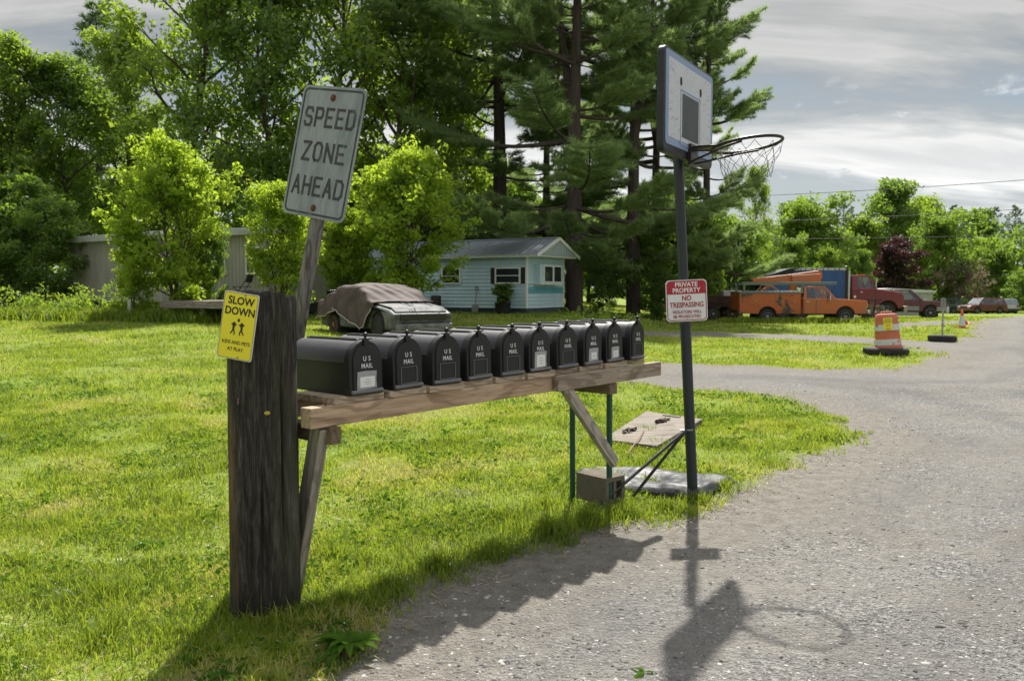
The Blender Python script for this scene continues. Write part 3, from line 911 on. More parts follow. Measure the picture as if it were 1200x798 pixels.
def kid(mb, x, z, s, flip, M=None):
    """a running child pictogram with arms up"""
    y = -.0034
    mb.lathe([(.0075 * s, -.0006), (.0075 * s, .0006)], 12, Matrix.Translation((x, y, z + .030 * s)) @ Matrix.Rotation(R(90), 4, 'X'))
    for a_, b_, w_ in (((0, .021), (-.002, .004), .010), ((0, .018), (-.013, .030), .005), ((0, .018), (.013, .028), .005), ((-.001, .005), (-.009, -.010), .006), ((-.009, -.010), (-.015, -.016), .005),
                       ((-.001, .005), (.007, -.008), .006), ((.007, -.008), (.004, -.020), .005)):
        w_ *= s
        mb.bar((x + flip * a_[0] * s, y, z + a_[1] * s), (x + flip * b_[0] * s, y - .0002, z + b_[1] * s), w_, .001, (0, 1, 0))
b = MB(); kid(b, -.020, -.022, 1.05, 1); kid(b, .021, -.022, 1.05, -1)
b.lathe([(.0065, -.0006), (.0065, .0006)], 10, Matrix.Translation((.002, -.0034, .026)) @ Matrix.Rotation(R(90), 4, 'X'))
b.bar((-.004, -.0036, .030), (.006, -.0036, .036), .003, .001, (0, 1, 0))
b.build('pictogram', M_ink, ys)
for z_ in (.148, -.148):
    b = MB(); b.lathe([(.0045, 0), (.0045, .002), (.001, .003)], 10, Matrix.Translation((.02, -.0028, z_ * YH / .32)) @ Matrix.Rotation(R(90), 4, 'X')); b.build('nail_head', M_steel, ys, 40)

# ================================================================== MAILBOX STAND
P0 = pt(428, 462, 4.28); P9 = pt(745, 421, 6.12)
U = (P9 - P0); ROWL = U.length; Ux = Vector((U.x, U.y, 0)).normalized(); YAW = math.atan2(Ux.y, Ux.x); SLOPE = math.atan2(U.z, math.hypot(U.x, U.y))
NB = Vector((-Ux.y, Ux.x, 0))       # towards the back of the boxes
st = root('mailbox_stand', (P0.x, P0.y, hz(P0.x, P0.y)), 'long timber stand carrying the row of black mailboxes on braces and green stakes', 'mailbox stand', rot=(0, 0, YAW))
zb = P0.z - st.location.z           # local height of box floors at t=0
rise = U.z / math.hypot(U.x, U.y)
W_fresh = wood('weathered_pine_beam', (.34, .225, .14), (.62, .46, .32), 0, 1., (.42, .31, .22))
W_grey = wood('grey_weathered_plank', (.22, .17, .125), (.46, .385, .30), 0, 1., (.33, .25, .18))
W_dark = wood('dark_weathered_plank', (.12, .085, .055), (.25, .19, .13), 1, 1., (.17, .12, .07))
W_block = wood('knotty_block', (.32, .23, .16), (.58, .48, .36), 0, 1.2, (.40, .15, .05))
W_brace = wood('grey_brace', (.25, .22, .185), (.54, .49, .41), 2, 1., (.38, .33, .27))
def zt(t): return zb + rise * t
def lbar(name, t0, t1, y, top, bot, th, mat, bevel=.004):
    b = MB(); a_ = Vector((t0, y, zt(t0) + (top + bot) / 2)); c_ = Vector((t1, y, zt(t1) + (top + bot) / 2))
    # bar in local x: build around origin so the grain runs along x
    L = (c_ - a_).length
    b.box((0, 0, 0), (L, th, top - bot)); o = b.build(name, mat, st, None, bevel)
    o.location = (a_ + c_) / 2; o.rotation_euler = (0, -math.atan2(c_.z - a_.z, t1 - t0), 0)
    return o
lbar('front_beam', -.326, 1.95, .045, -.037, -.136, .088, W_fresh, .005)
lbar('lapped_beam', 1.50, 2.72, -.030, -.034, -.135, .045, W_grey, .005)
lbar('rear_beam', -.30, 2.66, .42, -.037, -.136, .088, W_grey, .005)
b = MB(); b.box((0, 0, 0), (.085, .55, .075)); o = b.build('crosspiece', W_dark, st, None, .004); o.location = (2.12, .23, zt(2.12) - .176)
b = MB(); b.box((0, 0, 0), (.06, .55, .085)); o = b.build('crosspiece', W_dark, st, None, .004); o.location = (-.20, .25, zt(-.2) - .180)
NSP = ROWL / 9
MBX = [0, .285, .555, .826, 1.098, 1.372, 1.645, 1.915, 2.185, 2.46]
for i, t in enumerate(MBX):
    for k_ in (0,):
        o = lbar('mounting_block', t - .128 - (.05 if i == 0 else 0), t + .132, .19, -.001, -.036, .36 + .03 * (i % 3), W_block, .003)
        o.location.x += 0; o.location.y += .0
# braces
def stick(name, a_, b_, wd, th, mat, upv=(0, 1, 0)):
    a_, b_ = Vector(a_), Vector(b_); L = (b_ - a_).length
    m_ = MB(); m_.box((0, 0, 0), (wd, th, L)); o = m_.build(name, mat, st, None, .004)
    o.location = (a_ + b_) / 2; o.rotation_euler = (b_ - a_).to_track_quat('Z', 'Y').to_euler()
    return o
d_ = Vector((2.15 - 1.60, 0, .40 - zt(1.6) + .12))
o = stick('diagonal_brace', (1.60, -.02, zt(1.6) - .11), (2.17, -.02, .40), .042, .075, W_brace)
nbr = Matrix.Rotation(-YAW, 3, 'Z') @ (pt(336, 735, 4.42) - Vector(st.location))
o = stick('near_brace', (-.235, .055, zt(-.2) - .137), nbr, .05, .105, W_brace)
gm = paint('green_stake_paint', (.008, .075, .05), .45, dirt=(.03, .04, .035), amount=.5, scale=12, streak=True)
for (px, py, dz, pl) in ((714, 604, .06, True), (671, 592, .04, False)):
    gp = gnd(px, py); ly = Matrix.Rotation(-YAW, 3, 'Z') @ (gp - Vector(st.location))
    b = MB(); b.tube([(0, 0, -.15), (0, 0, zt(ly.x) - .14)], .021, 12)
    o = b.build('stake', gm, st, 50); o.location = (ly.x, ly.y, gp.z - st.location.z); o.rotation_euler = (R(.3), R(-1.0), 0)
    if pl:
        b2 = MB(); b2.box((0, .02, .10), (.085, .008, .075)); b2.box((0.03, .02, .10), (.012, .02, .075)); b2.build('anchor_plate', gm, o, None, .002)
for t_, y_ in ((-.22, .03), (-.12, .05)):
    b = MB(); b.lathe([(.004, 0), (.004, .012), (.008, .013), (.008, .016)], 8, Matrix.Translation((t_, y_, zt(t_) - .038)))
    b.build('nail', M_rust, st)

# ================================================================== MAILBOXES
M_mailbox = paint('mailbox_black_enamel', (.0055, .0055, .007), .50, dirt=(.035, .032, .032), amount=.25, scale=5, bump=.03, spec=.5)
for nd in M_mailbox.node_tree.nodes:
    if nd.type == 'BSDF_PRINCIPLED': nd.inputs['Sheen Weight'].default_value = .0; nd.inputs['Sheen Roughness'].default_value = .45
M_roof = paint('sheen_toned_black_roof', (.026, .025, .030), .5, dirt=(.07, .066, .068), amount=.35, scale=4, bump=.03, spec=.7)  # roof black lightened in the colour to carry the sky and sun sheen
M_tape = paint('clear_tape', (.33, .34, .35), .3, amount=.3, scale=30, bump=.3)
M_paper = paint('label_paper', (.74, .74, .73), .7, amount=.12)
M_kick = paint('worn_door_lip', (.16, .16, .17), .45, amount=.4)
M_letter = paint('raised_white_letter', (.66, .66, .66), .5, amount=.3, scale=20)
HWD, WALL, RAD = .098, .170, .098
def arch(hw, wall, n=14, z0=0., ex=1.0):
    pts = [(-hw, z0), (hw, z0)]
    for i in range(n + 1):
        t = math.pi * i / n; pts.append((hw * math.cos(t), wall + hw * ex * math.sin(t)))
    return pts
def arch_prism(mb, hw, wall, y0, y1, n=16, z0=0., ex=1.):
    mb.prism(arch(hw, wall, n, z0, ex), y0, y1)
def mailbox_parts():
    d = {}
    b = MB(); arch_prism(b, HWD - .006, WALL - .004, .03, .49, 18, .0); d['body'] = (b, M_mailbox, 30, .002)
    # hood: the curved roof overhangs the side walls slightly
    b = MB(); n = 18; o_, i_ = [], []
    for k_ in range(n + 1):
        t = math.pi * k_ / n; o_.append((RAD * math.cos(t), WALL + RAD * 1.0 * math.sin(t))); i_.append(((RAD - .007) * math.cos(t), WALL + (RAD - .007) * math.sin(t)))
    ring = [(RAD + .002, WALL - .008)] + o_ + [(-RAD - .002, WALL - .008), (-RAD + .007, WALL - .008)] + i_[::-1] + [(RAD - .007, WALL - .008)]
    nn = len(ring); vs = [(x, .012, z) for x, z in ring] + [(x, .495, z) for x, z in ring]
    fs = [(j, (j + 1) % nn, nn + (j + 1) % nn, nn + j)[::-1] for j in range(nn)]
    half = len(o_) + 2
    for q_ in (0, nn):
        for j in range(half - 1):
            a1, a2, b1, b2 = j, j + 1, nn - 1 - j, nn - 2 - j
            fs.append((q_ + a1, q_ + b1, q_ + b2, q_ + a2) if q_ == 0 else (q_ + a1, q_ + a2, q_ + b2, q_ + b1))
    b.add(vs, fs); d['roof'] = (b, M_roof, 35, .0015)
    b = MB(); b.box((0, .26, WALL + RAD + .003), (.022, .42, .009)); b.box((0, .255, WALL + RAD + .009), (.010, .40, .006)); d['ridge_strip'] = (b, M_mailbox, None, .002)
    # front frame, door, latch
    b = MB(); arch_prism(b, HWD + .006, WALL - .002, -.012, .034, 20, -.002, 1.0); d['front_frame'] = (b, M_mailbox, 30, .003)
    b = MB(); arch_prism(b, HWD - .014, WALL - .004, -.019, -.011, 20, .028); d['door'] = (b, M_mailbox, 30, .003)
    b = MB(); b.box((0, -.020, .018), (.196, .018, .014), (R(28), 0, 0)); d['door_lip'] = (b, M_kick, None, .003)
    b = MB(); b.box((0, -.012, WALL + RAD - .004), (.030, .020, .036)); b.box((0, -.012, WALL + RAD + .012), (.070, .016, .007))
    b.lathe([(.006, 0), (.007, .012)], 10, Matrix.Translation((0, -.012, WALL + RAD + .012))); b.ball((0, -.012, WALL + RAD + .032), .0125, 14, 9); d['latch_knob'] = (b, M_mailbox, 50, .0015)
    return d
proto = None
labels = ['black mailbox nearest the thick post, with a taped white paper label on its door',
          'second black mailbox from the thick post, with an empty label frame',
          'third black mailbox from the thick post, with an empty label frame',
          'fourth black mailbox from the thick post, with an empty label frame',
          'fifth black mailbox from the thick post, just before one with a taped label',
          'sixth black mailbox from the thick post, with a wide ragged taped label',
          'seventh black mailbox from the thick post, unlabelled between two taped boxes',
          'eighth black mailbox from the thick post, taped label on its door',
          'ninth black mailbox from the thick post, small taped label half covering the lettering',
          'black mailbox at the far end of the beam, standing a gap apart from the rest']
mp_ = mailbox_parts()
for i, t in enumerate(MBX):
    jit = [0, .004, -.003, .002, -.004, .003, 0, -.002, .003, .0][i]
    loc = Vector(st.location) + Matrix.Rotation(YAW, 3, 'Z') @ Vector((t, jit * 2, zt(t) + .001))
    mbx = root('mailbox', loc, labels[i], 'mailbox', 'black mailboxes in a row on the timber stand')
    mbx.rotation_euler = (0, -SLOPE + R(random.uniform(-1.2, 1.2)), YAW + R([0, 1.5, -1.2, 1.6, -1.5, .6, -1.8, 1.2, 1.8, 4.5][i]))
    if proto is None:
        proto = {}
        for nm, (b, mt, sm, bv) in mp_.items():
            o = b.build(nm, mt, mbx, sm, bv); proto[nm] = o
        pd = proto['door']
        t1 = text('lettering', 'U S', .034, M_letter, pd, (0, -.0192, .180), RX, .0003, .92, depth=.001, spacing=1.1)
        t2 = text('lettering', 'MAIL', .034, M_letter, pd, (0, -.0192, .144), RX, .0003, .90, depth=.001, spacing=1.1)
        door = pd
    else:
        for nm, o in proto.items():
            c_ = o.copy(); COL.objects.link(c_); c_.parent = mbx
            if nm == 'door': door = c_
        for tx in (t1, t2):
            c_ = tx.copy(); COL.objects.link(c_); c_.parent = door
    # label window on the door: plain frame, or a taped paper
    if i in (0, 5, 7, 8):
        wd, h_, px_, ph = {0: (.125, .095, .092, .052), 5: (.118, .105, .082, .075), 7: (.110, .092, .06, .045), 8: (.100, .085, .062, .045)}[i]
        b = MB()
        poly = [(-wd / 2, -h_ / 2), (wd / 2, -h_ / 2 + .006), (wd / 2 - .004, 0), (wd / 2, h_ / 2 - .004), (0, h_ / 2), (-wd / 2 + .004, h_ / 2 - .003), (-wd / 2 + .001, 0)]
        b.prism(poly, -.0006, .0006); o = b.build('tape', M_tape, door); o.location = (-.002, -.0202, .070 + (h_ - .09) / 2)
        b = MB(); b.box((0, 0, 0), (px_, .001, ph)); p_ = b.build('paper_label', M_paper, o); p_.location = (.002, -.0014, -.008)
        b = MB(); 
        for q in range(3): b.box((0, -.0008, ph * (.22 - .22 * q)), (px_ * (.28 if q == 0 else .62 - .1 * q), .0006, .0022))
        b.build('written_line', paint('faint_ink', (.22, .22, .24), .7, amount=.1), p_)
    else:
        b = MB()
        for s_ in (-1, 1): b.box((s_ * .056, 0, 0), (.003, .004, .088))
        b.box((0, 0, -.043), (.112, .004, .003)); b.box((0, 0, .043), (.112, .004, .002))
        o = b.build('label_frame', M_kick, door); o.location = (0, -.0205, .074)
    if i == 9:
        b = MB(); b.box((0, 0, 0), (.010, .11, .018)); b.box((0, .05, 0.012), (.006, .02, .06)); o = b.build('flag', paint('dark_flag', (.03, .012, .012), .5), mbx, None, .002); o.location = (HWD + .012, .10, .18)

# ================================================================== BASKETBALL HOOP
bp = gnd(812, 586); bp.z = float(ground_at(bp.x, bp.y))
BL_, BR_ = pt(773.5, 117, 5.75), pt(831.5, 143.5, 6.65)
bc = (BL_ + BR_) / 2; ub = (BR_ - BL_); BW = math.hypot(ub.x, ub.y); ub = Vector((ub.x, ub.y, 0)).normalized(); nb = Vector((ub.y, -ub.x, 0)); BH = .70
hoop = root('basketball_hoop', bp, 'old portable basketball hoop on a dark pole with worn backboard and torn net', 'basketball hoop')
I = Matrix.Translation(-Vector(hoop.location))
MBd = Matrix((ub, -nb, Vector((0, 0, 1)))).transposed().to_4x4()     # local x along the board, -y towards the front
W2 = I @ Matrix.Translation(bc) @ MBd
ptop = pt(794, 170, 6.36) - bp
b = MB(); b.tube([(0, 0, .0), (ptop.x * .5, ptop.y * .5, ptop.z * .5), (ptop.x * .505, ptop.y * .505, ptop.z * .505)], .040, 20); b.tube([(ptop.x * .505, ptop.y * .505, ptop.z * .505), (ptop.x, ptop.y, ptop.z)], .037, 20)
M_pole = paint('dark_blue_pole', (.014, .02, .03), .42, dirt=(.06, .06, .06), amount=.4, scale=5, streak=True)
pole = b.build('pole', M_pole, hoop, 50)
b = MB(); b.tube([ptop * .505 - Vector((0, 0, .03)), ptop * .505 + Vector((0, 0, .03))], .043, 20); b.build('collar', M_black, hoop, 50)
b = MB(); b.lathe([(.006, 0), (.012, .004), (.012, .012)], 8, Matrix.Translation((.04, 0, 1.62)) @ Matrix.Rotation(R(90), 4, 'Y')); b.build('bolt', M_steel, pole)
# backboard: hollow plastic frame, worn face
b = MB(); plate(b, BW, BH, .05, .05); bb = b.build('backboard', M_blackplastic, hoop, None, .008, 3); bb.matrix_basis = W2
M_blueborder = paint('faded_blue_border', (.22, .30, .46), .5, dirt=(.3, .34, .4), amount=.4, scale=8)
b = MB(); plate(b, BW - .06, BH - .075, .006, .03); o = b.build('blue_border', M_blueborder, bb); o.location = (.0, -.027, .02)
m, nt, out = newmat('crazed_white_face'); N = NT(nt)
sx_ = N.n('ShaderNodeSeparateXYZ'); N.l(N.coord('Object'), sx_.inputs[0])
ang = N.math('ARCTAN2', sx_.outputs[2], sx_.outputs[0]); rad_ = N.math('POWER', N.math('ADD', N.math('POWER', sx_.outputs[0], 2.), N.math('POWER', sx_.outputs[2], 2.)), .5)
cb = N.n('ShaderNodeCombineXYZ'); N.l(N.math('MULTIPLY', ang, 17.), cb.inputs[0]); N.l(N.math('MULTIPLY', rad_, 5.), cb.inputs[1])
cr = N.noise(cb.outputs[0], 1.6, 5, .7, .5)
cc = N.mix(N.maprange(cr, .56, .68), (.56, .58, .61), (.18, .19, .21))
N.bsdf(out, cc, .55, 0, None, .3)
b = MB(); plate(b, BW - .15, BH - .17, .006, .015); o = b.build('white_face', m, bb); o.location = (.0, -.0295, .022)
b = MB()
sqw, sqh = .42, .38
outline(b, [(-sqw / 2, -sqh / 2), (sqw / 2, -sqh / 2), (sqw / 2, sqh / 2), (-sqw / 2, sqh / 2)], .016, -.002, .003); o = b.build('target_outline', M_blueborder, bb); o.location = (-.01, -.0325, -.075)
b = MB(); b.box((0, 0, 0), (.34, .004, .30)); o = b.build('target_square', paint('dark_target', (.055, .06, .068), .6, dirt=(.09, .1, .1), amount=.4), bb); o.location = (-.01, -.0335, -.06)
for x_ in (-.215, .20):
    b = MB(); b.lathe([(.022, 0), (.022, .006)], 12, Matrix.Translation((x_, -.032, .165)) @ Matrix.Rotation(R(90), 4, 'X') @ Matrix.Diagonal((.7, 1.3, 1, 1))); b.build('bolt_slot', M_ink, bb)
# rim, brackets, net
rc = Vector((.03, -.43, -BH / 2 + .085)); RR = .236
b = MB(); b.tube([rc + Vector((RR * math.cos(t), RR * math.sin(t), .03 * math.sin(t) * -1)) for t in np.linspace(0, 2 * math.pi, 41)[:-1]], .011, 10, closed=True)
for s_ in (-1, 1):
    b.tube([(rc.x + s_ * .05, -.03, rc.z - .10), (rc.x + s_ * RR * .75, rc.y + RR * .45, rc.z - .03), (rc.x + s_ * RR * .93, rc.y - RR * .1, rc.z - .01)], .008, 8)
    b.tube([(rc.x + s_ * .05, -.03, rc.z + .0), (rc.x + s_ * .09, -.10, rc.z), (rc.x + s_ * RR * .7, rc.y + RR * .72, rc.z - .015)], .008, 8)
b.box((rc.x, -.040, rc.z - .045), (.15, .025, .15)); b.box((rc.x, -.115, rc.z + .002), (.11, .15, .012))
rim = b.build('rim', paint('black_rim_steel', (.02, .017, .017), .45, .3, dirt=(.10, .05, .03), amount=.5, scale=14), hoop, 50); rim.matrix_basis = W2
b = MB(); NL = 12; lev = 4
def netp(i, l):
    a_ = 2 * math.pi * i / NL + (.5 * l) * 2 * math.pi / NL
    r_ = RR * (1 - .12 * l + .008 * l * l); z_ = -.056 * l
    return rc + Vector((r_ * math.cos(a_) + .012 * math.sin(i * 5.1 + l), r_ * math.sin(a_) + .012 * math.cos(i * 3.7 + l * 2) , z_ + .012 * math.sin(i * 2.3 + l * 1.7) - .02 * (i % 3 == 0) * l / 3))
for l in range(lev):
    for i in range(NL):
        if (i * 7 + l * 5) % 17 == 0 and l > 2: continue
        for di in (0, -1):
            a_, c_ = netp(i, l), netp(i + di, l + 1)
            mid = (a_ + c_) / 2 + Vector((0, 0, -.006))
            b.tube([a_, mid, c_], .0019, 5, cap=False)
b.build('net', paint('grey_net_cord', (.16, .155, .145), .9, amount=.5, scale=30), rim)
b = MB()
for z_ in (-.16, .12):
    for s_ in (-1, 1):
        b.bar((s_ * .13, .02, z_), (ptop + bp - bc).dot(ub) * Vector((1, 0, 0)) + Vector((0, .10, z_ - .05)), .03, .02)
o = b.build('mounting_arm', M_black, hoop); o.matrix_basis = W2
# base tank: sagging black plastic shell
bl = [gnd(645, 562), gnd(812, 590), gnd(826, 568), gnd(742, 551)]
cen = sum(bl, Vector()) / 4
dirx = Vector((bl[1].x - bl[0].x, bl[1].y - bl[0].y, 0)); LX = dirx.length; dirx.normalize(); diry = Vector((-dirx.y, dirx.x, 0))
LY = .80
m0 = MB(); NXb, NYb = 80, 48; Vs = []; Fs = []
for j in range(NYb + 1):
    for i in range(NXb + 1):
        u, v = i / NXb, j / NYb
        edge = min(u, 1 - u, v * .8, (1 - v) * .8)
        wdt = LY * (.62 + .38 * sstep(.0, .45, u))
        x_ = (u - .5) * LX; y_ = (v - .5) * wdt
        z_ = .040 * float(sstep(0, .04, edge)) * (.35 + .8 * u)
        z_ += .03 * abs(mnoise.noise((u * 4.1, v * 3.2, 7))) + .014 * abs(mnoise.noise((u * 13, v * 7, 3))) + .016 * math.sin(u * 9 + v * 13) * edge * 3
        z_ += .035 * math.exp(-((u - .82) ** 2 / .03 + (v - .3) ** 2 / .05)) - .03 * math.exp(-((u - .55) ** 2 / .01 + (v - .55) ** 2 / .03)) + .018 * mnoise.noise((u * 4, v * 4, 1))
        z_ += .02 * math.exp(-((v - .12) ** 2 / .002)) * (u > .4)
        Vs.append((x_, y_, max(z_, 0)))
for j in range(NYb):
    for i in range(NXb):
        a_ = j * (NXb + 1) + i; Fs.append((a_, a_ + 1, a_ + NXb + 2, a_ + NXb + 1))
m0.add(Vs, Fs)
M_tank = paint('weathered_black_tank', (.018, .020, .025), .5, dirt=(.09, .078, .064), amount=.7, scale=9, bump=.3)
for nd in M_tank.node_tree.nodes:
    if nd.type == 'BSDF_PRINCIPLED': nd.inputs['Specular IOR Level'].default_value = .3
tk = m0.build('base_tank', M_tank, hoop, 60)
tk.location = Vector((cen.x, cen.y, float(ground_at(cen.x, cen.y)) + .004)) - bp + diry * .03; tk.rotation_euler = (0, 0, math.atan2(dirx.y, dirx.x))
sol = tk.modifiers.new('wall', 'SOLIDIFY'); sol.thickness = .006
b = MB(); b.box((-.37, -.05, .10), (.16, .05, .0)) if False else None
sp = pt(803, 503, 6.40) - bp
for e in (pt(697, 578, 5.95), pt(742, 556, 6.35)):
    e2 = Vector((e.x, e.y, float(ground_at(e.x, e.y)) + .05)) - bp
    b = MB(); b.tube([sp + Vector((.0, -.035, 0)), e2], .0125, 10); b.build('strut', M_black, hoop, 50)
b = MB(); b.tube([sp + Vector((-.05, -.04, 0)), sp + Vector((.05, -.04, 0))], .006, 8); b.build('strut_bolt', M_steel, hoop)
for s_ in (-1,):
    b = MB(); b.lathe([(.03, -.02), (.05, -.02), (.05, .02), (.03, .02)], 16, Matrix.Translation((.03, .02, .05)) @ Matrix.Rotation(R(90), 4, 'Y')); b.build('wheel', M_blackplastic, hoop, 50)

# ---- trespassing sign, fixed to the hoop's pole
c, M3, NW, NH = frame_from(pt(779.5, 328.5, 6.33), pt(828, 327.5, 6.33), pt(781.5, 377, 6.33), pt(829.5, 376, 6.33))
ns = root('notice_sign', c, 'red and white private property no trespassing sign fixed to the basketball pole', 'sign'); ns.rotation_euler = M3.to_euler()
b = MB(); pts = plate(b, NW, NH, .003, .03, 6); b.build('white_panel', paint('sign_white', (.72, .73, .72), .5), ns)
M_redink = paint('sign_red', (.38, .012, .025), .5, amount=.25, dirt=(.25, .03, .03))
b = MB(); q = [((abs(p[0]) - .006) * (1 if p[0] > 0 else -1), (abs(p[1]) - .006) * (1 if p[1] > 0 else -1)) for p in pts]
outline(b, q, .006, -.0027, .0008); b.build('red_border', M_redink, ns)
top = [p for p in pts]
hp = [(p[0] * .93, p[1] * .93) for p in pts if p[1] > 0]
b = MB(); hp2 = [(hp[0][0], NH * .16)] + hp + [(hp[-1][0], NH * .16)]
b.prism(hp2[::-1], -.0028, -.0018); b.build('red_header', M_redink, ns)
for s_, z_, sz, mt, bo, sx_ in (('PRIVATE', .385, .050, M_white, .0010, .97), ('PROPERTY', .245, .050, M_white, .0010, .93), ('NO', .055, .056, M_redink, .0012, .85), ('TRESPASSING', -.105, .056, M_redink, .0010, .80),
                              ('VIOLATORS WILL', -.275, .034, M_redink, .0004, .86), ('BE PROSECUTED', -.385, .034, M_redink, .0004, .86)):
    text('lettering', s_, sz * .93, mt, ns, (0, -.0030, z_ * NH), RX, bo, sx_)
for z_ in (.46, -.46):
    b = MB(); b.lathe([(.006, 0), (.006, .002)], 8, Matrix.Translation((0, -.002, z_ * NH)) @ Matrix.Rotation(R(90), 4, 'X')); b.build('screw', M_steel, ns)

# ================================================================== THINGS ON THE GRASS
gb = pt(707, 569, 6.12); gz = float(ground_at(gb.x, gb.y))
m, nt, out = newmat('mossy_concrete'); N = NT(nt)
v = N.coord('Object'); a_ = N.noise(v, 14, 6, .65); b_ = N.noise(v, 90, 3, .6)
N.bsdf(out, N.mix(N.maprange(a_, .45, .7), N.ramp(b_, [(.3, (.10, .085, .066)), (.7, (.19, .165, .13))]), (.12, .115, .075)), .95, 0, N.bump(b_, .7, .006), .2)
M_conc = m
b = MB(); L_, H_, D_ = .235, .185, .36   # seen as front face by end with hollows
t_ = .03
b.box((0, -D_ / 2 + t_ / 2, H_ / 2), (L_, t_, H_)) if False else None
b.box((-L_ / 2 + t_ / 2, 0, H_ / 2), (t_, D_, H_)); b.box((L_ / 2 - t_ / 2, 0, H_ / 2), (t_, D_, H_))
b = MB()
LX2, LY2, LZ2 = .30, .20, .195
# long solid face to the viewer, two cores open to the right-hand end
b.box((0, -LY2 / 2 + .0175, LZ2 / 2), (LX2, .035, LZ2)); b.box((0, LY2 / 2 - .0175, LZ2 / 2), (LX2, .035, LZ2))
b.box((0, 0, .0175), (LX2, LY2 - .072, .035)); b.box((0, 0, LZ2 - .0175), (LX2, LY2 - .072, .035)); b.box((0, 0, LZ2 / 2), (LX2, LY2 - .072 , .03)) if False else None
b.box((-LX2 / 2 + .02, 0, LZ2 / 2), (.04, LY2 - .072, LZ2 - .072)); b.box((0, 0, LZ2 / 2), (LX2 - .004, .03, LZ2 - .072))
cbk = b.build('cinder_block', M_conc, None, None, .004); cbk.location = (gb.x - .02, gb.y + .02, gz + .055); cbk.rotation_euler = (0, 0, R(-50)); tag(cbk, 'grey concrete block weighing down the black hoop base', 'cinder block')

c0, c1, c2, c3 = gnd(706, 519), gnd(770, 531), gnd(823, 499), gnd(757, 488)
sc_ = (c0 + c1 + c2 + c3) / 4
slab = root('wooden_slab', (sc_.x, sc_.y, float(ground_at(sc_.x, sc_.y)) - .005), 'weathered pale wooden slab with two rotten holes lying on the lawn behind the hoop', 'wooden slab')
loc = [Vector((p.x - sc_.x, p.y - sc_.y, 0)) for p in (c0, c1, c2, c3)]
b = MB(); vs = [(p.x, p.y, .0) for p in loc] + [(p.x, p.y, .07) for p in loc]
b.add(vs, [(3, 2, 1, 0), (4, 5, 6, 7), (0, 1, 5, 4), (1, 2, 6, 5), (2, 3, 7, 6), (3, 0, 4, 7)])
W_slab = wood('bleached_slab', (.115, .095, .076), (.235, .20, .165), 0, .6, (.08, .06, .045), knots=False)
b.build('board', W_slab, slab, None, .008)
b = MB(); e = [loc[2] * .96 + loc[3] * .04, loc[2] * .35 + loc[3] * .6]
b.add([tuple(p + Vector((0, 0, z_))) for z_ in (.072, .082) for p in (loc[2] * .62 + loc[3] * .30, loc[2] * .30 + loc[3] * .62, loc[2] * .28 + loc[3] * .55, loc[2] * .56 + loc[3] * .27)], [(3, 2, 1, 0), (4, 5, 6, 7), (0, 1, 5, 4), (1, 2, 6, 5), (2, 3, 7, 6), (3, 0, 4, 7)])
b.build('patch_board', W_slab, slab)
M_rot = wood('rotten_wood', (.02, .014, .010), (.10, .07, .045), 0, 1, knots=False)
for (px, py, ln, n_) in ((738, 512, .20, 16), (775, 502, .24, 20)):
    g_ = gnd(px, py); q_ = Vector((g_.x - sc_.x, g_.y - sc_.y, .071))
    b = MB(); dd = (loc[2] - loc[1]).normalized()
    for i in range(n_):
        o_ = q_ + dd * random.uniform(-ln, ln) * .5 + Vector((random.uniform(-.05, .05), random.uniform(-.04, .04), random.uniform(0, .022)))
        b.box(o_, (random.uniform(.03, .09), random.uniform(.012, .03), random.uniform(.006, .03)), (random.uniform(-.5, .5), random.uniform(-.5, .5), random.uniform(0, 3)))
    b.box(q_ + Vector((0, 0, -.001)), (ln * .9, .07, .004), (0, 0, math.atan2(dd.y, dd.x)))
    b.build('rotten_hole', M_rot, slab)
b = MB(); a_ = gnd(735, 538); c_ = gnd(755, 512)
b.tube([a_ + Vector((0, 0, .05)), (a_ + c_) / 2 + Vector((.03, 0, .1)), c_ + Vector((0, 0, .09))], [.008, .007, .004], 6)
o = b.build('twig', wood('twig_bark', (.14, .08, .05), (.3, .2, .13), 2, knots=False), None, 60); tag(o, 'bare brown twig leaning against the wooden slab', 'twig')

# ================================================================== VEHICLES
def wheel(parent, x, y, r, wd, rim_mat, hub=.62, z=None):
    z = r if z is None else z
    M = Matrix.Translation((0, 0, 0)) @ Matrix.Rotation(R(90), 4, 'X')
    b = MB(); b.lathe([(r * hub, -wd / 2), (r * .93, -wd / 2), (r, -wd * .32), (r, wd * .32), (r * .93, wd / 2), (r * hub, wd / 2)], 28, M, True)
    o = b.build('wheel', M_rubber, parent, 40); o.location = (x, y, z)
    b = MB(); sgn = 1 if y < 0 else -1
    for s_ in (-1, 1):
        Mr = Matrix.Rotation(R(90 * s_), 4, 'X')
        b.lathe([(r * hub * 1.02, wd * .50), (r * hub * .98, wd * .52), (r * hub * .86, wd * .40), (r * .28, wd * .36), (r * .22, wd * .50), (.01, wd * .52)], 24, Mr, False)
    b.build('rim', rim_mat, o, 35)
    b = MB()
    for s_ in (-1, 1):
        for k in range(5):
            t = 2 * math.pi * k / 5
            b.box((r * hub * .62 * math.cos(t), -s_ * wd * .40, r * hub * .62 * math.sin(t)), (.07, .012, .07), (0, t, 0))
    b.build('rim_opening', M_rubber, o)
    return o

def arc(cx_, r, z0, n=9):
    """wheel arch cut, from the rear to the front"""
    a0 = math.asin(min(.99, max(-.9, (z0 - r * .98) / r)))
    return [(cx_ - r * math.cos(a0 + (math.pi - 2 * a0) * i / n), r * .98 + r * math.sin(a0 + (math.pi - 2 * a0) * i / n)) for i in range(n + 1)]

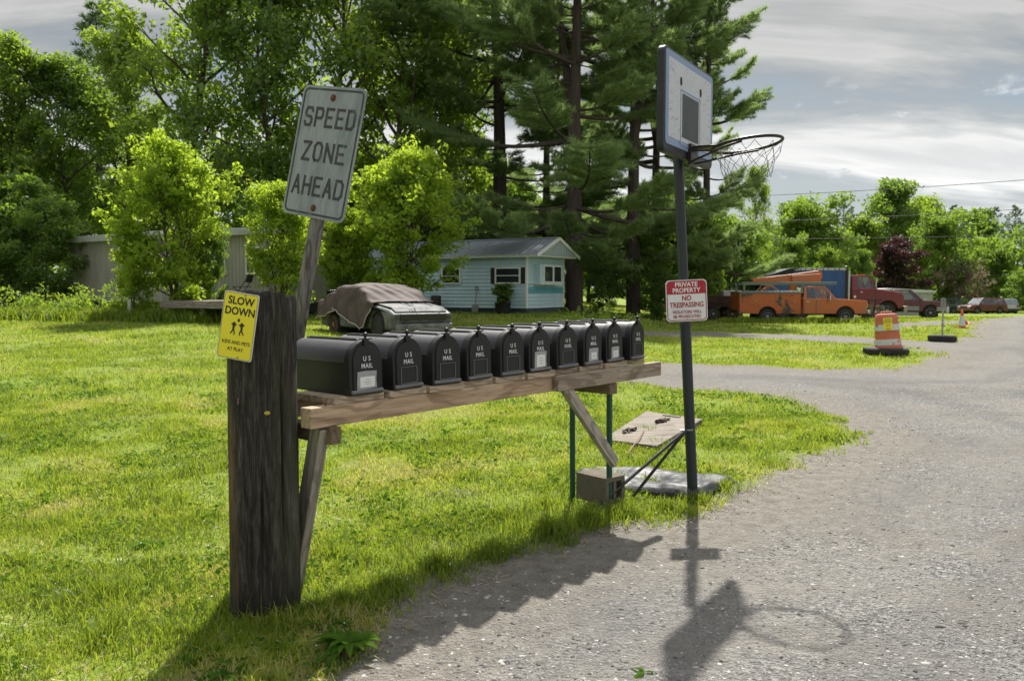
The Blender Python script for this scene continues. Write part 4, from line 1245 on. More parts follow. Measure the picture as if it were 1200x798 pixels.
def lower_body(parent, name, prof_top, x0, x1, zs, wheels, ra, W, mat, bevel=.05):
    """car body from its side outline: sill with wheel arches below, prof_top (front to rear) above"""
    bot = [(x0, zs)]
    for wx in sorted(wheels): bot += arc(wx, ra, zs)
    bot += [(x1, zs)]
    b = MB(); b.prism(bot + prof_top, -W / 2, W / 2)
    o = b.build(name, mat, parent, 40, bevel, 3)
    b = MB()
    for wx in wheels: b.box((wx, 0, ra + .08), (ra * 1.9, W - .10, ra * 1.7))
    b.box(((x0 + x1) / 2, 0, zs + .06), ((x1 - x0) * .92, W - .2, .16))
    b.build('underbody', paint('underbody_black', (.01, .01, .01), .9), parent)
    return o

def cabin(parent, pts, z0, z1, w0, w1, mat, glass, pillars, rear=True, bevel=.04):
    """greenhouse: pts = [(x_rear_bottom),(x_rear_top),(x_front_top),(x_front_bottom)], side window slots in pillars"""
    rb, rt, ft, fb = pts
    hw = lambda z: (w0 + (w1 - w0) * (z - z0) / (z1 - z0)) / 2
    def xat(a, bb, z): return a + (bb - a) * (z - z0) / (z1 - z0)
    zl, zh = z0 + .02, z1 - .08
    b = MB(); xr, xf = xat(rb, rt, zh), xat(fb, ft, zh)
    b.prism([(xr, zh), (xf, zh), (ft, z1), (rt, z1)], 0, 0, None, hw)
    b.prism([(rb - .02, z0 - .05), (fb, z0 - .05), (fb, z0 + .03), (rb, z0 + .03)], 0, 0, None, hw)
    # pillars between the side windows, on both sides
    L0, L1 = xat(rb, rt, zl) + .08, xat(fb, ft, zl) - .10
    H0, H1 = xat(rb, rt, zh) + .06, xat(fb, ft, zh) - .06
    edges = [(None, pillars[0][0])] + [(pillars[i_][1], pillars[i_ + 1][0]) for i_ in range(len(pillars) - 1)] + [(pillars[-1][1], None)]
    for e0, e1 in edges:
        lo = (xat(rb, rt, zl) if e0 is None else L0 + (L1 - L0) * e0, xat(fb, ft, zl) if e1 is None else L0 + (L1 - L0) * e1)
        hi = (xat(rb, rt, zh) if e0 is None else H0 + (H1 - H0) * e0, xat(fb, ft, zh) if e1 is None else H0 + (H1 - H0) * e1)
        for s_ in (-1, 1):
            q = [(lo[0], s_ * hw(zl), zl), (lo[1], s_ * hw(zl), zl), (hi[1], s_ * hw(zh), zh + .01), (hi[0], s_ * hw(zh), zh + .01)]
            inn = [(x_, y_ - s_ * .07, z_) for x_, y_, z_ in q]
            b.add(q + inn, [(0, 1, 2, 3) if s_ < 0 else (3, 2, 1, 0)] + [((j + 1) % 4, j, 4 + j, 4 + (j + 1) % 4) if s_ < 0 else (j, (j + 1) % 4, 4 + (j + 1) % 4, 4 + j) for j in range(4)] + [(7, 6, 5, 4) if s_ < 0 else (4, 5, 6, 7)])
    if not rear: b.box(((rb + rt) / 2, 0, (z0 + z1) / 2), (.06, w1 - .1, z1 - z0))
    o = b.build('cabin', mat, parent, 35, .012, 2)
    xm = (ft + rt) / 2
    for s_ in (-1, 1):
        b = MB(); b.box((xm + .02, s_ * w1 * .24, z0 + .12), (.16, w1 * .36, .5), (0, R(-10), 0)); b.box((xm - .0, s_ * w1 * .24, z0 + .43), (.10, w1 * .18, .18)); b.build('seat', M_seat, parent, None, .03)
    b = MB(); b.lathe([(.17, -.012), (.19, -.012), (.19, .012), (.17, .012)], 18, Matrix.Translation((xat(fb, ft, z0) - .42, w1 * .24, z0 + .10)) @ Matrix.Rotation(R(-65), 4, 'Y'), False); b.build('steering_wheel', M_seat, parent, 50)
    def slant(za, zb_, xs, name):
        for s_ in (-1, 1):
            b = MB(); q = []
            for x_, z_ in xs: q.append((x_, s_ * (hw(z_) + .006), z_))
            n = len(q)
            q = [(p[0], p[1] - s_ * .02, p[2]) for p in q]; inn = [(p[0], p[1] - s_ * .006, p[2]) for p in q]
            b.add(q + inn, [tuple(range(n)) if s_ < 0 else tuple(range(n - 1, -1, -1))] + [((j + 1) % n, j, n + j, n + (j + 1) % n) for j in range(n)])
            b.build(name, glass, parent)
    for a_, c_ in pillars:
        # a_,c_ as fractions along the window band, slanted with the pillars
        L0, L1 = xat(rb, rt, zl) + .08, xat(fb, ft, zl) - .10
        H0, H1 = xat(rb, rt, zh) + .06, xat(fb, ft, zh) - .06
        slant(zl, zh, [(L0 + (L1 - L0) * a_, zl), (L0 + (L1 - L0) * c_, zl), (H0 + (H1 - H0) * c_, zh), (H0 + (H1 - H0) * a_, zh)], 'side_window')
    def screen(xb, xt, name, d):
        b = MB(); za, zc = z0 + .05, z1 - .07
        q = []
        for z_ in (za, zc):
            x_ = xat(xb, xt, z_) + d * .012
            for s_ in (-1, 1): q.append((x_, s_ * (hw(z_) - .09), z_))
        q2 = [(p[0] - d * .03, p[1], p[2]) for p in q]
        b.add(q + q2, [(0, 1, 3, 2), (4, 6, 7, 5), (0, 4, 5, 1), (2, 3, 7, 6), (0, 2, 6, 4), (1, 5, 7, 3)])
        return b.build(name, M_skyglass if d > 0 else glass, parent)
    screen(fb, ft, 'windscreen', 1)
    if rear: screen(rb, rt, 'rear_window', -1)
    return o

M_seat = paint('dark_seat_cloth', (.03, .028, .026), .9, amount=.3)
M_chrome = paint('dull_chrome', (.5, .5, .5), .3, .8, dirt=(.2, .15, .1), amount=.5)
M_rimgrey = paint('wheel_grey', (.28, .28, .28), .45, .5, amount=.4)
M_lamp = paint('headlamp_lens', (.55, .55, .52), .25, amount=.2)
M_tail = paint('tail_lamp', (.35, .015, .015), .3, amount=.2)
M_amber = paint('amber_lamp', (.6, .2, .03), .3, amount=.2)
M_orange = patchy('faded_orange_paint', (.50, .125, .028), (.38, .14, .06), .46, .6, 2.2, .42, None)
M_orangerust = patchy('orange_paint_worn_to_primer', (.46, .115, .03), (.05, .053, .045), .55, .59, 1.5, .6, (.15, .055, .03))
M_greygreen = paint('grey_green_paint', (.13, .165, .145), .6, dirt=(.2, .17, .13), amount=.5)

# ---- orange utility truck
def orange_truck():
    p = on(936, 43); p.z = float(ground_at(p.x, p.y)) - .10
    t = root('utility_truck', p, 'weathered orange utility truck with bucket boom and ladder rack parked in long grass', 'truck', rz=R(-2))
    W = 1.95
    lower_body(t, 'body', [(3.02, .62), (3.06, 1.12), (2.98, 1.18), (1.5, 1.27), (-.08, 1.27), (-.08, .55)], -.08, 3.02, .52, [1.98], .46, W, M_orange)
    cabin(t, (-.06, .0, 1.02, 1.55), 1.25, 1.88, W - .04, W - .32, M_orange, M_carglass, [(.05, .72), (.77, .96)])
    bx = MB(); bot = [(-3.2, .52)] + arc(-1.82, .45, .52) + [(-.2, .52), (-.2, 1.52), (-3.2, 1.52)]
    bx.prism(bot, -W / 2 - .03, W / 2 + .03); bed = bx.build('service_bed', M_orangerust, t, 40, .02)
    b = MB(); b.box((-1.7, 0, 1.57), (3.05, W + .1, .1)); b.box((-1.6, -.75, 1.63), (2.6, .4, .06)); b.build('bed_lid', M_greygreen, t, None, .02)
    for x0, x1 in ((-2.68, -2.12), (-1.45, -.86), (-.82, -.24)):
        b = MB(); b.box(((x0 + x1) / 2, -W / 2 - .035, 1.06 if x0 > -2 else 1.2), (x1 - x0, .02, .82 if x0 > -2 else .5)); o = b.build('locker_door', M_orangerust, bed, None, .008)
        b = MB(); b.box(((x0 + x1) / 2, -W / 2 - .055, 1.15), (.1, .02, .05)); b.build('latch', M_steel, o)
    b = MB(); b.box((-1.82, 0, .5), (.84, W - .2, .9)); b.build('underbody', paint('underbody_black', (.01, .01, .01), .9), t)
    for x_, y_ in ((1.98, -.86), (1.98, .86), (-1.82, -.86), (-1.82, .86)): wheel(t, x_, y_, .38, .26, M_rimgrey, .55)
    b = MB(); b.box((.55, -W / 2 - .006, .9), (.012, .012, .62)); b.box((-.03, -W / 2 - .004, .9), (.012, .01, .66)); b.build('door_seam', M_ink, t)
    b = MB(); b.box((.14, -W / 2 - .02, 1.12), (.16, .03, .04)); b.build('door_handle', M_chrome, t)
    b = MB(); b.box((1.15, -W / 2 - .16, 1.34), (.05, .2, .26)); b.bar((1.1, -W / 2, 1.05), (1.13, -W / 2 - .12, 1.25), .02, .02); b.build('mirror', M_chrome, t)
    b = MB(); b.box((3.12, 0, .62), (.14, W, .18)); b.build('bumper', M_chrome, t, None, .03)
    b = MB(); b.box((3.07, 0, .93), (.04, W - .5, .26)); b.build('grille', M_ink, t)
    for s_ in (-1, 1):
        b = MB(); b.box((3.07, s_ * .78, .93), (.05, .24, .22)); b.build('headlight', M_lamp, t, None, .02)
    # ladder rack and boom
    b = MB()
    for y_ in (-.85, .85): b.box((-.75, y_, 2.02), (4.6, .07, .14))
    for x_ in (-2.9, -1.2, .1, 1.3): b.box((x_, 0, 2.06), (.08, 1.75, .06))
    for x_ in (-2.95, -.12): 
        for y_ in (-.85, .85): b.box((x_, y_, 1.78), (.1, .1, .5))
    b.build('ladder_rack', M_greygreen, t, None, .01)
    b = MB(); b.prism([(-2.3, 2.28), (-.35, 2.22), (1.05, 2.24), (1.15, 2.45), (1.12, 2.68), (.95, 2.76), (-.3, 2.62), (-2.35, 2.44)], -.2, .2); b.prism([(-.4, 2.2), (1.0, 2.2), (1.0, 2.6), (-.4, 2.55)], -.34, .34)
    bm = b.build('boom', M_orange, t, None, .02); bm.location = (0, 0, -.12); bm.rotation_euler = (0, R(-1.5), 0)
    b = MB(); b.box((-.35, 0, 1.75), (.3, .5, .9)); b.lathe([(.3, 1.3), (.3, 1.5), (.2, 1.55)], 16, Matrix.Translation((-.6, 0, 0))); b.tube([(-1.9, 0, 1.65), (-1.2, 0, 2.0), (-.5, 0, 2.3)], .07, 8); b.build('boom_turret', M_orange, t, None, .02)
    b = MB()
    b.tube([(-2.1, .1, 1.6), (-1.9, -.2, 1.95), (-1.5, -.3, 1.9), (-1.1, -.35, 1.65)], .04, 8); b.build('hose', paint('pale_orange_hose', (.5, .27, .12), .6), t, 60)
    b = MB(); b.box((-3.24, 0, .62), (.1, W, .14)); b.build('rear_bumper', M_ink, t)
    return t
orange_truck()

# ---- snow plough frame in front of it
p = on(1016, 42.6); p.z = float(ground_at(p.x, p.y))
pf = root('snow_plough_mount', p, 'black plough frame and rusty scrap parts standing at the nose of the orange truck', 'plough frame')
b = MB()
for y_ in (-.4, .4):
    b.bar((-.2, y_, 1.12), (.55, y_, 1.12), .06, .06); b.bar((.1, y_, .2), (.25, y_, 1.12), .06, .06); b.bar((-.3, y_, .35), (.5, y_, .3), .07, .07); b.bar((.5, y_, .3), (.5, y_, 1.1), .05, .05)
b.bar((.25, -.5, 1.1), (.25, .5, 1.1), .06, .06); b.bar((.1, -.5, .3), (.1, .5, .3), .08, .08)
b.build('steel_frame', M_black, pf)
b = MB()
for i in range(14):
    a_ = Vector((random.uniform(-.4, .5), random.uniform(-.6, .1), random.uniform(.1, .8)))
    b.tube([a_, a_ + Vector((random.uniform(-.2, .2), random.uniform(-.2, .2), random.uniform(-.2, .2)))], random.uniform(.03, .08), 8)
b.build('rusty_fitting', M_rust, pf)
p2 = on(1024, 43.2)
bl_ = root('snow_plough', (p2.x, p2.y, float(ground_at(p2.x, p2.y))), 'grey steel plough blade standing on edge behind the scrap frame', 'plough blade', rz=R(20))
b = MB(); prof = [(.18 * math.sin(t), .45 - .45 * math.cos(t)) for t in np.linspace(0.1, 2.6, 10)]
b.prism([(x_, z_) for x_, z_ in prof] + [(x_ + .05, z_) for x_, z_ in prof[::-1]], -.5, .5); b.build('curved_plate', paint('plough_grey', (.25, .25, .24), .6, dirt=(.15, .08, .04), amount=.6), bl_, 40)
p3_ = on(995, 42); 
b = MB(); b.tube([(-.5, 0, .1), (.02, 0, .1)], .09, 14); b.tube([(.05, 0, .1), (.5, 0, .1)], .088, 14)
o = b.build('white_pipe', paint('dirty_white_pipe', (.55, .53, .5), .6, amount=.6), None, 50); o.location = (p3_.x, p3_.y, float(ground_at(p3_.x, p3_.y)) + .05); o.rotation_euler = (0, 0, R(-3)); tag(o, 'dirty white pipe lying in the grass in front of the orange truck', 'pipe')

# ---- maroon heavy truck with blue box body
M_maroon = paint('maroon_paint', (.17, .014, .026), .32, dirt=(.14, .05, .045), amount=.35, scale=3, coat=.3)
def heavy_truck():
    p = on(985, 52); p.z = float(ground_at(p.x, p.y)) - .02
    t = root('box_truck', p, 'maroon heavy truck with a long blue box body parked behind the orange truck', 'truck', rz=R(-2))
    W = 2.3
    b = MB(); b.prism([(-4.9, .95), (-.18, .95), (-.18, 3.05), (-2.95, 3.05), (-2.95, 2.95), (-3.4, 2.9), (-4.9, 2.35)], -W / 2, W / 2)
    M_blue = patchy('faded_blue_panel', (.016, .065, .22), (.02, .085, .26), .48, .6, 1.2, .5, None, .3)
    bx = b.build('cargo_box', M_blue, t, None, .02)
    b = MB()
    for i in range(9): b.box((-3.0 + i * .335, -W / 2 - .015, 2.98), (.22 if i % 2 else .33, .04, .13))
    b.build('roof_edge_patch', paint('flaked_white_edge', (.52, .50, .46), .7, dirt=(.1, .12, .16), amount=.8, scale=3), bx)
    b = MB(); b.prism([(-5.0, 2.38), (-3.4, 2.93), (-2.9, 3.0), (-2.9, 3.09), (-3.5, 3.02), (-5.0, 2.5)], -W / 2 - .05, W / 2 + .05); b.prism([(-4.98, 1.9), (-3.0, 2.9), (-3.4, 2.95), (-4.98, 2.42)], -W / 2 - .03, W / 2 + .03)
    b.build('dark_sheet', paint('dark_tarpaulin', (.012, .02, .028), .8, amount=.5), bx)
    b = MB()
    for i in range(16): b.box((-4.7 + i * .3, -W / 2 - .01, 1.9), (.035, .03, 1.85 if i > 5 else .8))
    b.build('panel_rib', M_blue, bx) if False else None
    b = MB(); b.box((-.1, 0, 2.0), (.16, W - .1, 2.0)); b.build('bulkhead', M_ink, t)
    b = MB(); b.tube([(.06, -W / 2 + .05, .9), (.06, -W / 2 + .05, 2.9)], .085, 14); b.build('exhaust_stack', M_chrome, t, 50)
    # cab
    lower_body(t, 'cab', [(3.30, .75), (3.34, 1.42), (3.15, 1.62), (1.75, 1.82), (1.55, 1.86), (.25, 1.86), (.25, .8)], .25, 3.30, .68, [2.35], .56, W, M_maroon, .09)
    cabin(t, (.26, .30, 1.30, 1.72), 1.84, 2.62, W - .1, W - .3, M_maroon, M_carglass, [(.22, .50), (.55, .95)], True, .07)
    b = MB(); 
    for i in range(9):
        a0 = math.pi * (i / 8); 
    fr_ = [(2.35 - .70 * math.cos(a_), .55 + .70 * math.sin(a_)) for a_ in np.linspace(.15, math.pi - .15, 11)]; fi = [(2.35 - .60 * math.cos(a_), .55 + .60 * math.sin(a_)) for a_ in np.linspace(.15, math.pi - .15, 11)]
    for s_ in (-1, 1): b.prism(fr_ + fi[::-1], s_ * (W / 2 + .02) - .07, s_ * (W / 2 + .02) + .07)
    b.build('fender', M_maroon, t, 40, .015)
    b = MB(); b.box((3.42, 0, .62), (.22, W + .04, .36)); b.build('bumper', paint('dull_bumper', (.33, .31, .28), .5, .3, dirt=(.15, .1, .06), amount=.6), t, None, .04)
    b = MB(); b.box((3.36, 0, 1.15), (.06, 1.1, .6)); b.build('grille', M_chrome, t, None, .02)
    for s_ in (-1, 1):
        b = MB(); b.box((3.30, s_ * .92, 1.12), (.08, .26, .2)); b.build('headlight', M_lamp, t, None, .02)
        b = MB(); b.box((1.55, s_ * (W / 2 + .18), 2.15), (.06, .18, .5)); b.bar((1.5, s_ * W / 2, 2.0), (1.55, s_ * (W / 2 + .18), 2.15), .03, .03); b.build('mirror', M_chrome, t)
    for i in range(5):
        b = MB(); b.box((1.1, -.7 + .35 * i, 2.66), (.12, .08, .06)); b.build('roof_lamp', M_amber, t)
    b = MB(); b.box((.62, -W / 2 - .008, 1.35), (.012, .012, 1.0)); b.box((1.62, -W / 2 - .008, 1.35), (.012, .012, 1.0)); b.build('door_seam', M_ink, t)
    b = MB(); b.lathe([(.075, 0), (.075, .01)], 14, Matrix.Translation((.42, -W / 2 - .002, 1.35)) @ Matrix.Rotation(R(90), 4, 'X')); b.box((.8, -W / 2 - .02, 1.62), (.14, .03, .04)); b.build('door_handle', M_white, t)
    for x_, y_ in ((2.35, -.98), (2.35, .98), (-2.7, -.95), (-2.7, .95), (-3.8, -.95), (-3.8, .95)): wheel(t, x_, y_, .50, .3, M_rimgrey, .55)
    b = MB(); b.box((-1.2, 0, .8), (7, .9, .25)); b.box((.9, -W / 2 + .3, .55), (.9, .55, .5)); b.build('chassis', M_ink, t)
heavy_truck()

# ---- generic cars
def car(px, D, rz, label, mat, kind='suv', group=None, rims=M_rimgrey, scale=1.):
    p = on(px, D); p.z = float(ground_at(p.x, p.y)) - .02
    nm = {'suv': 'parked_suv', 'pickup': 'pickup_truck', 'sedan': 'parked_car'}[kind]
    t = root(nm, p, label, {'suv': 'suv', 'pickup': 'pickup truck', 'sedan': 'car'}[kind], group, rz)
    t.scale = (scale,) * 3
    if kind == 'suv':
        W = 1.88; L = 2.38
        lower_body(t, 'body', [(L, .55), (L + .02, .8), (L - .15, .95), (1.15, 1.06), (-2.2, 1.1), (-L, .98), (-L - .03, .55)], -L, L, .32, [1.42, -1.42], .41, W, mat)
        cabin(t, (-2.28, -2.0, .55, 1.25), 1.05, 1.74, W - .04, W - .42, mat, M_carglass, [(.03, .28), (.31, .62), (.65, .96)])
        ws = [(1.42, .36), (-1.42, .36)]
        b = MB(); b.box((-.6, -.66, 1.80), (2.2, .04, .04)); b.box((-.6, .66, 1.80), (2.2, .04, .04)); b.build('roof_rail', M_ink, t)
    elif kind == 'sedan':
        W = 1.78; L = 2.28
        lower_body(t, 'body', [(L, .5), (L, .68), (L - .2, .8), (1.0, .93), (-1.6, .97), (-L + .05, .9), (-L, .5)], -L, L, .28, [1.38, -1.35], .38, W, mat)
        cabin(t, (-1.75, -1.0, .25, 1.05), .92, 1.42, W - .04, W - .45, mat, M_carglass, [(.06, .48), (.52, .94)])
        ws = [(1.38, .33), (-1.35, .33)]
    else:
        W = 1.92; L = 2.65
        lower_body(t, 'body', [(L, .55), (L + .02, .98), (L - .2, 1.08), (1.25, 1.18), (-.55, 1.2), (-.55, 1.12), (-L, 1.12), (-L, .55)], -L, L, .45, [1.75, -1.6], .45, W, mat)
        cabin(t, (-.52, -.42, .62, 1.32), 1.18, 1.82, W - .06, W - .38, mat, M_carglass, [(.04, .38), (.42, .95)])
        ws = [(1.75, .39), (-1.6, .39)]
        b = MB(); b.box((-1.6, 0, 1.125), (1.9, W - .2, .015)); b.build('cargo_bed', M_ink, t)
    if kind == 'pickup':
        b = MB(); b.box((0, -W / 2 - .004, .66), (2.2, .02, .26)); b.box((L - .30, -W / 2 - .004, .62), (.55, .02, .26)); b.build('grey_lower_trim', M_rimgrey, t, None, .008)
    for x_, r_ in ws:
        for s_ in (-1, 1): wheel(t, x_, s_ * (W / 2 - .12), r_, .24, rims, .66)
    fz_ = {'suv': .78, 'sedan': .64, 'pickup': .86}[kind]
    for s_ in (-1, 1):
        b = MB(); b.box((L - .02, s_ * (W / 2 - .25), fz_), (.1, .36, .16)); b.build('headlight', M_lamp, t, None, .03)
        b = MB(); b.box((-L + .02, s_ * (W / 2 - .16), fz_ + .12), (.1, .2, .3)); b.build('tail_light', M_tail, t, None, .03)
        b = MB(); b.box(({'suv': 1.05, 'sedan': .85, 'pickup': 1.15}[kind], s_ * (W / 2 + .08), fz_ + .38), (.1, .2, .14)); b.build('mirror', mat, t, None, .03)
    b = MB(); b.box((L + .03, 0, .56 if kind == 'pickup' else .5), (.2, W - .02, .42 if kind == 'pickup' else .26)); b.build('front_bumper', M_chrome if kind == 'pickup' else mat, t, None, .05)
    b = MB(); b.box((-L - .03, 0, .5), (.14, W - .04, .24)); b.build('rear_bumper', M_chrome if kind == 'pickup' else M_blackplastic, t, None, .05)
    b = MB(); b.box((L + .012, 0, fz_), (.05, W * .52, .16)); b.build('grille', M_ink, t)
    b = MB()
    for x_ in ((.95, -.1, -1.1) if kind != 'pickup' else (1.15, .1, -.5)): b.box((x_, -W / 2 - .002, .78), (.01, .008, .5)); b.box((x_, W / 2 + .002, .78), (.01, .008, .5))
    b.build('door_seam', M_ink, t)
    return t
M_darkmaroon = paint('dark_maroon_paint', (.10, .014, .024), .3, dirt=(.12, .07, .06), amount=.35, scale=3, coat=.3)
M_wine = paint('wine_red_paint', (.10, .010, .020), .28, amount=.2, coat=.4)
M_teal = paint('dark_teal_paint', (.02, .055, .07), .3, amount=.2, coat=.4)
M_red = paint('red_paint', (.20, .018, .024), .3, amount=.2, coat=.4)
M_silver = paint('silver_paint', (.42, .43, .45), .3, .3, amount=.2, coat=.4)
pk = car(1052, 54, R(-18), 'dark maroon pickup truck nosing out past the front of the heavy truck', M_darkmaroon, 'pickup')
car(1151, 93, R(193 - 360), 'wine red suv parked sideways by the road bend among the distant cars', M_wine, 'suv')
car(1108, 98, R(125), 'dark teal suv parked tail towards the road beside the metal post', M_teal, 'suv')
car(1127, 104, R(165), 'red car half hidden behind the wine red suv', M_red, 'sedan')
car(1176, 99, R(75), 'silver hatch backed suv seen tail on at the right end of the distant cars', M_silver, 'suv')
car(1100, 108, R(150), 'silver car with its pale roof showing behind the dark teal suv', M_silver, 'sedan')

# ---- flatbed trailer at the left end of the trucks
p = on(842, 46); p.z = float(ground_at(p.x, p.y))
ft = root('flatbed_trailer', p, 'dark rusty flatbed trailer behind the orange truck tail', 'trailer')
b = MB(); b.box((0, 0, .85), (3.0, 2.0, .25)); b.box((0, -1.0, 1.1), (3.0, .06, .4)); b.build('deck', patchy('dark_rusty_steel', (.03, .014, .012), (.06, .025, .015), .5, .6, 3, .8), ft, None, .01)
b = MB(); b.box((.6, 0, 1.4), (1.0, 1.2, .35)); b.build('pale_load', paint('pale_load', (.42, .40, .38), .7, amount=.6), ft, None, .03)
for x_ in (-.5, .5):
    for y_ in (-.85, .85): wheel(ft, x_, y_, .36, .24, M_rimgrey, .55)

# ---- green-roofed shed
p = on(848, 58); p.z = float(ground_at(p.x, p.y))
gs = root('green_roof_shed', p, 'small white shed with a green roof and green corner post behind the trailer', 'shed')
M_shedw = paint('shed_white', (.33, .35, .35), .6, amount=.35, streak=True); M_shedg = paint('shed_green', (.012, .055, .035), .6, amount=.4)
b = MB(); b.box((0, 1.2, 1.2), (2.5, 2.4, 2.4)); b.build('wall', M_shedw, gs)
b = MB(); b.prism([(-1.45, 2.35), (1.45, 2.35), (1.5, 2.6), (1.2, 2.85), (-1.2, 2.85), (-1.5, 2.6)], -.3, 2.7); b.build('roof', M_shedg, gs, None, .02)
for x_ in (-1.2, .1, 1.2):
    b = MB(); b.box((x_, -.06, 1.2), (.3 if x_ == .1 else .14, .1, 2.4)); b.build('post', M_shedg, gs)
b = MB(); b.box((.7, -.015, 1.0), (.7, .03, 1.9)); b.build('door', paint('shed_door', (.35, .37, .38), .6), gs, None, .01)

# ---- long low white trailer home far right
p = on(1046, 72); p.z = float(ground_at(p.x, p.y)) - .75
wt = root('mobile_home', p, 'low white mobile home with a pale flat roof far behind the maroon pickup', 'mobile home', rz=R(-6))
b = MB(); b.box((0, 1.6, 1.5), (6.4, 3.2, 2.4)); wl = b.build('wall', M_shedw, wt)
b = MB(); b.prism([(-3.4, 2.7), (3.4, 2.7), (3.4, 2.85), (0, 3.05), (-3.4, 2.85)], -.15, 3.4); b.build('roof', paint('pale_metal_roof', (.52, .55, .58), .4, .2, amount=.3), wt)
for x_ in (-2, .3, 2.2):
    b = MB(); b.box((x_, -.02, 1.7), (.9, .05, .8)); o = b.build('window', M_white, wt); b = MB(); b.box((x_, -.04, 1.7), (.78, .05, .68)); b.build('pane', M_glass, o)

# ================================================================== TRAFFIC DRUM, POST, CONE
def tyre(name, loc, r, wd, parent):
    b = MB(); b.lathe([(r * .56, .02), (r * .62, 0), (r * .93, 0), (r, .04), (r, wd - .04), (r * .93, wd), (r * .62, wd), (r * .56, wd - .02)], 36, None, False)
    n = 36
    for j in range(n):
        j2 = (j + 1) % n; b.f.append((j, 7 * n + j, 7 * n + j2, j2))
    o = b.build(name, M_rubber, parent, 40); o.location = loc
    b = MB()
    for k in range(30):
        t = 2 * math.pi * k / 30; b.box((r * math.cos(t), r * math.sin(t), wd / 2), (.014, .05, wd * .72), (R(18), 0, t))
    b.build('tread_block', M_rubber, o)
    return o
p = gnd(1038, 416); p.z = float(ground_at(p.x, p.y))
dr = root('traffic_drum', p, 'faded orange and white drum in a black tyre base with a small yellow notice', 'traffic drum', rz=-math.asin(p.x / math.hypot(p.x, p.y)))
tyre('tyre_base', (0, 0, .02), .52, .165, dr)
M_drum = patchy('faded_drum_orange', (.52, .125, .060), (.46, .17, .11), .45, .62, 4, .6)
M_band = patchy('torn_white_band', (.55, .57, .58), (.50, .13, .07), .58, .60, 3.2, .5)
hd = .86
def drum_r(z): return .315 - .055 * z / hd
b = MB(); b.lathe([(.335, 0), (.335, .05), (drum_r(.06), .07), (drum_r(.24) + .006, .24), (drum_r(.26) - .008, .25), (drum_r(.44) - .008, .44), (drum_r(.45) + .004, .45), (drum_r(.64), .64), (drum_r(.66) - .006, .65), (drum_r(.8), .80), (drum_r(.8) - .03, .85), (.18, hd)], 32)
db = b.build('drum_body', M_drum, dr, 30); db.location = (0.05, 0, .16); db.rotation_euler = (R(-1), R(-4.5), 0)
for z0, z1 in ((.09, .235), (.45, .60)):
    b = MB(); b.lathe([(drum_r(z0) + .006, z0), (drum_r(z1) + .006, z1)], 32, None, False); b.build('reflective_band', M_band, db, 60)
b = MB()
for x_ in (-.11, .11): b.box((x_, 0, .88), (.05, .10, .07))
b.bar((-.13, 0, .90), (.13, 0, .90), .06, .03); b.build('handle', M_drum, db, None, .01)
b = MB(); plate(b, .20, .29, .004, .01); yn = b.build('small_notice', paint('sign_yellow', (.78, .66, .03), .5), db); yn.location = (.03, -.30, .615); yn.rotation_euler = (R(-4), 0, R(0))
for s_, z_, sz in (('SLOW', .10, .062), ('DOWN', .045, .062)): text('lettering', s_, sz, M_ink, yn, (0, -.003, z_), RX, .001, .85)
M_redfig = paint('figure_red', (.45, .05, .03), .6)
b = MB(); kid(b, -.025, -.045, 1.3, 1); kid(b, .03, -.045, 1.3, -1); b.build('pictogram', M_redfig, yn)
b = MB()
for q in (-.11, -.128): b.box((0, -.0028, q), (.13 if q > -.12 else .08, .001, .008))
b.build('fine_print', M_ink, yn)

p = gnd(1104, 400.5); p.z = float(ground_at(p.x, p.y))
mp_post = root('metal_post', p, 'thin bare metal post standing upright in a flat black tyre', 'post')
tyre('tyre_base', (0, 0, 0), .40, .20, mp_post)
b = MB(); b.box((0, 0, .70), (.045, .03, 1.32)); b.build('post_shaft', paint('galvanised_post', (.33, .33, .32), .5, .3, amount=.4), mp_post)
b = MB(); b.lathe([(.2, 0), (.22, .08), (.05, .2)], 16); b.build('concrete_fill', M_conc, mp_post)
b = MB(); b.box((0.0, 0, 1.20), (.006, .30, .30)); b.build('edge_on_plate', paint('plate_back', (.4, .4, .4), .5, .4), mp_post)

M_cone = paint('cone_orange', (.55, .09, .03), .5, amount=.3); M_conew = paint('cone_white', (.55, .58, .62), .5, amount=.3)
p = gnd(1127, 384.5); p.z = float(ground_at(p.x, p.y))
cn = root('traffic_cone', p, 'tall traffic cone with orange tip and broad white collar near the road bend', 'traffic cone')
b = MB(); b.box((0, 0, .02), (.40, .40, .04)); b.lathe([(.15, .04), (.145, .1)], 20, None, False); b.build('base', M_cone, cn)
b = MB(); b.lathe([(.146, .10), (.075, .52)], 20, None, False); b.build('white_collar', M_conew, cn, 60)
b = MB(); b.lathe([(.075, .52), (.03, .76), (.012, .77)], 20); b.build('tip', M_cone, cn, 60)
p = gnd(1132, 380.5); p.z = float(ground_at(p.x, p.y))
c2_ = root('traffic_cone', p, 'small orange traffic cone slumped on its side beside the tall cone', 'traffic cone'); c2_.rotation_euler = (R(18), R(-38), 0)
b = MB(); b.box((0, 0, .02), (.32, .32, .035)); b.build('base', M_cone, c2_)
b = MB(); b.lathe([(.12, .035), (.03, .45), (.01, .46)], 20); b.build('cone_body', M_cone, c2_, 60)

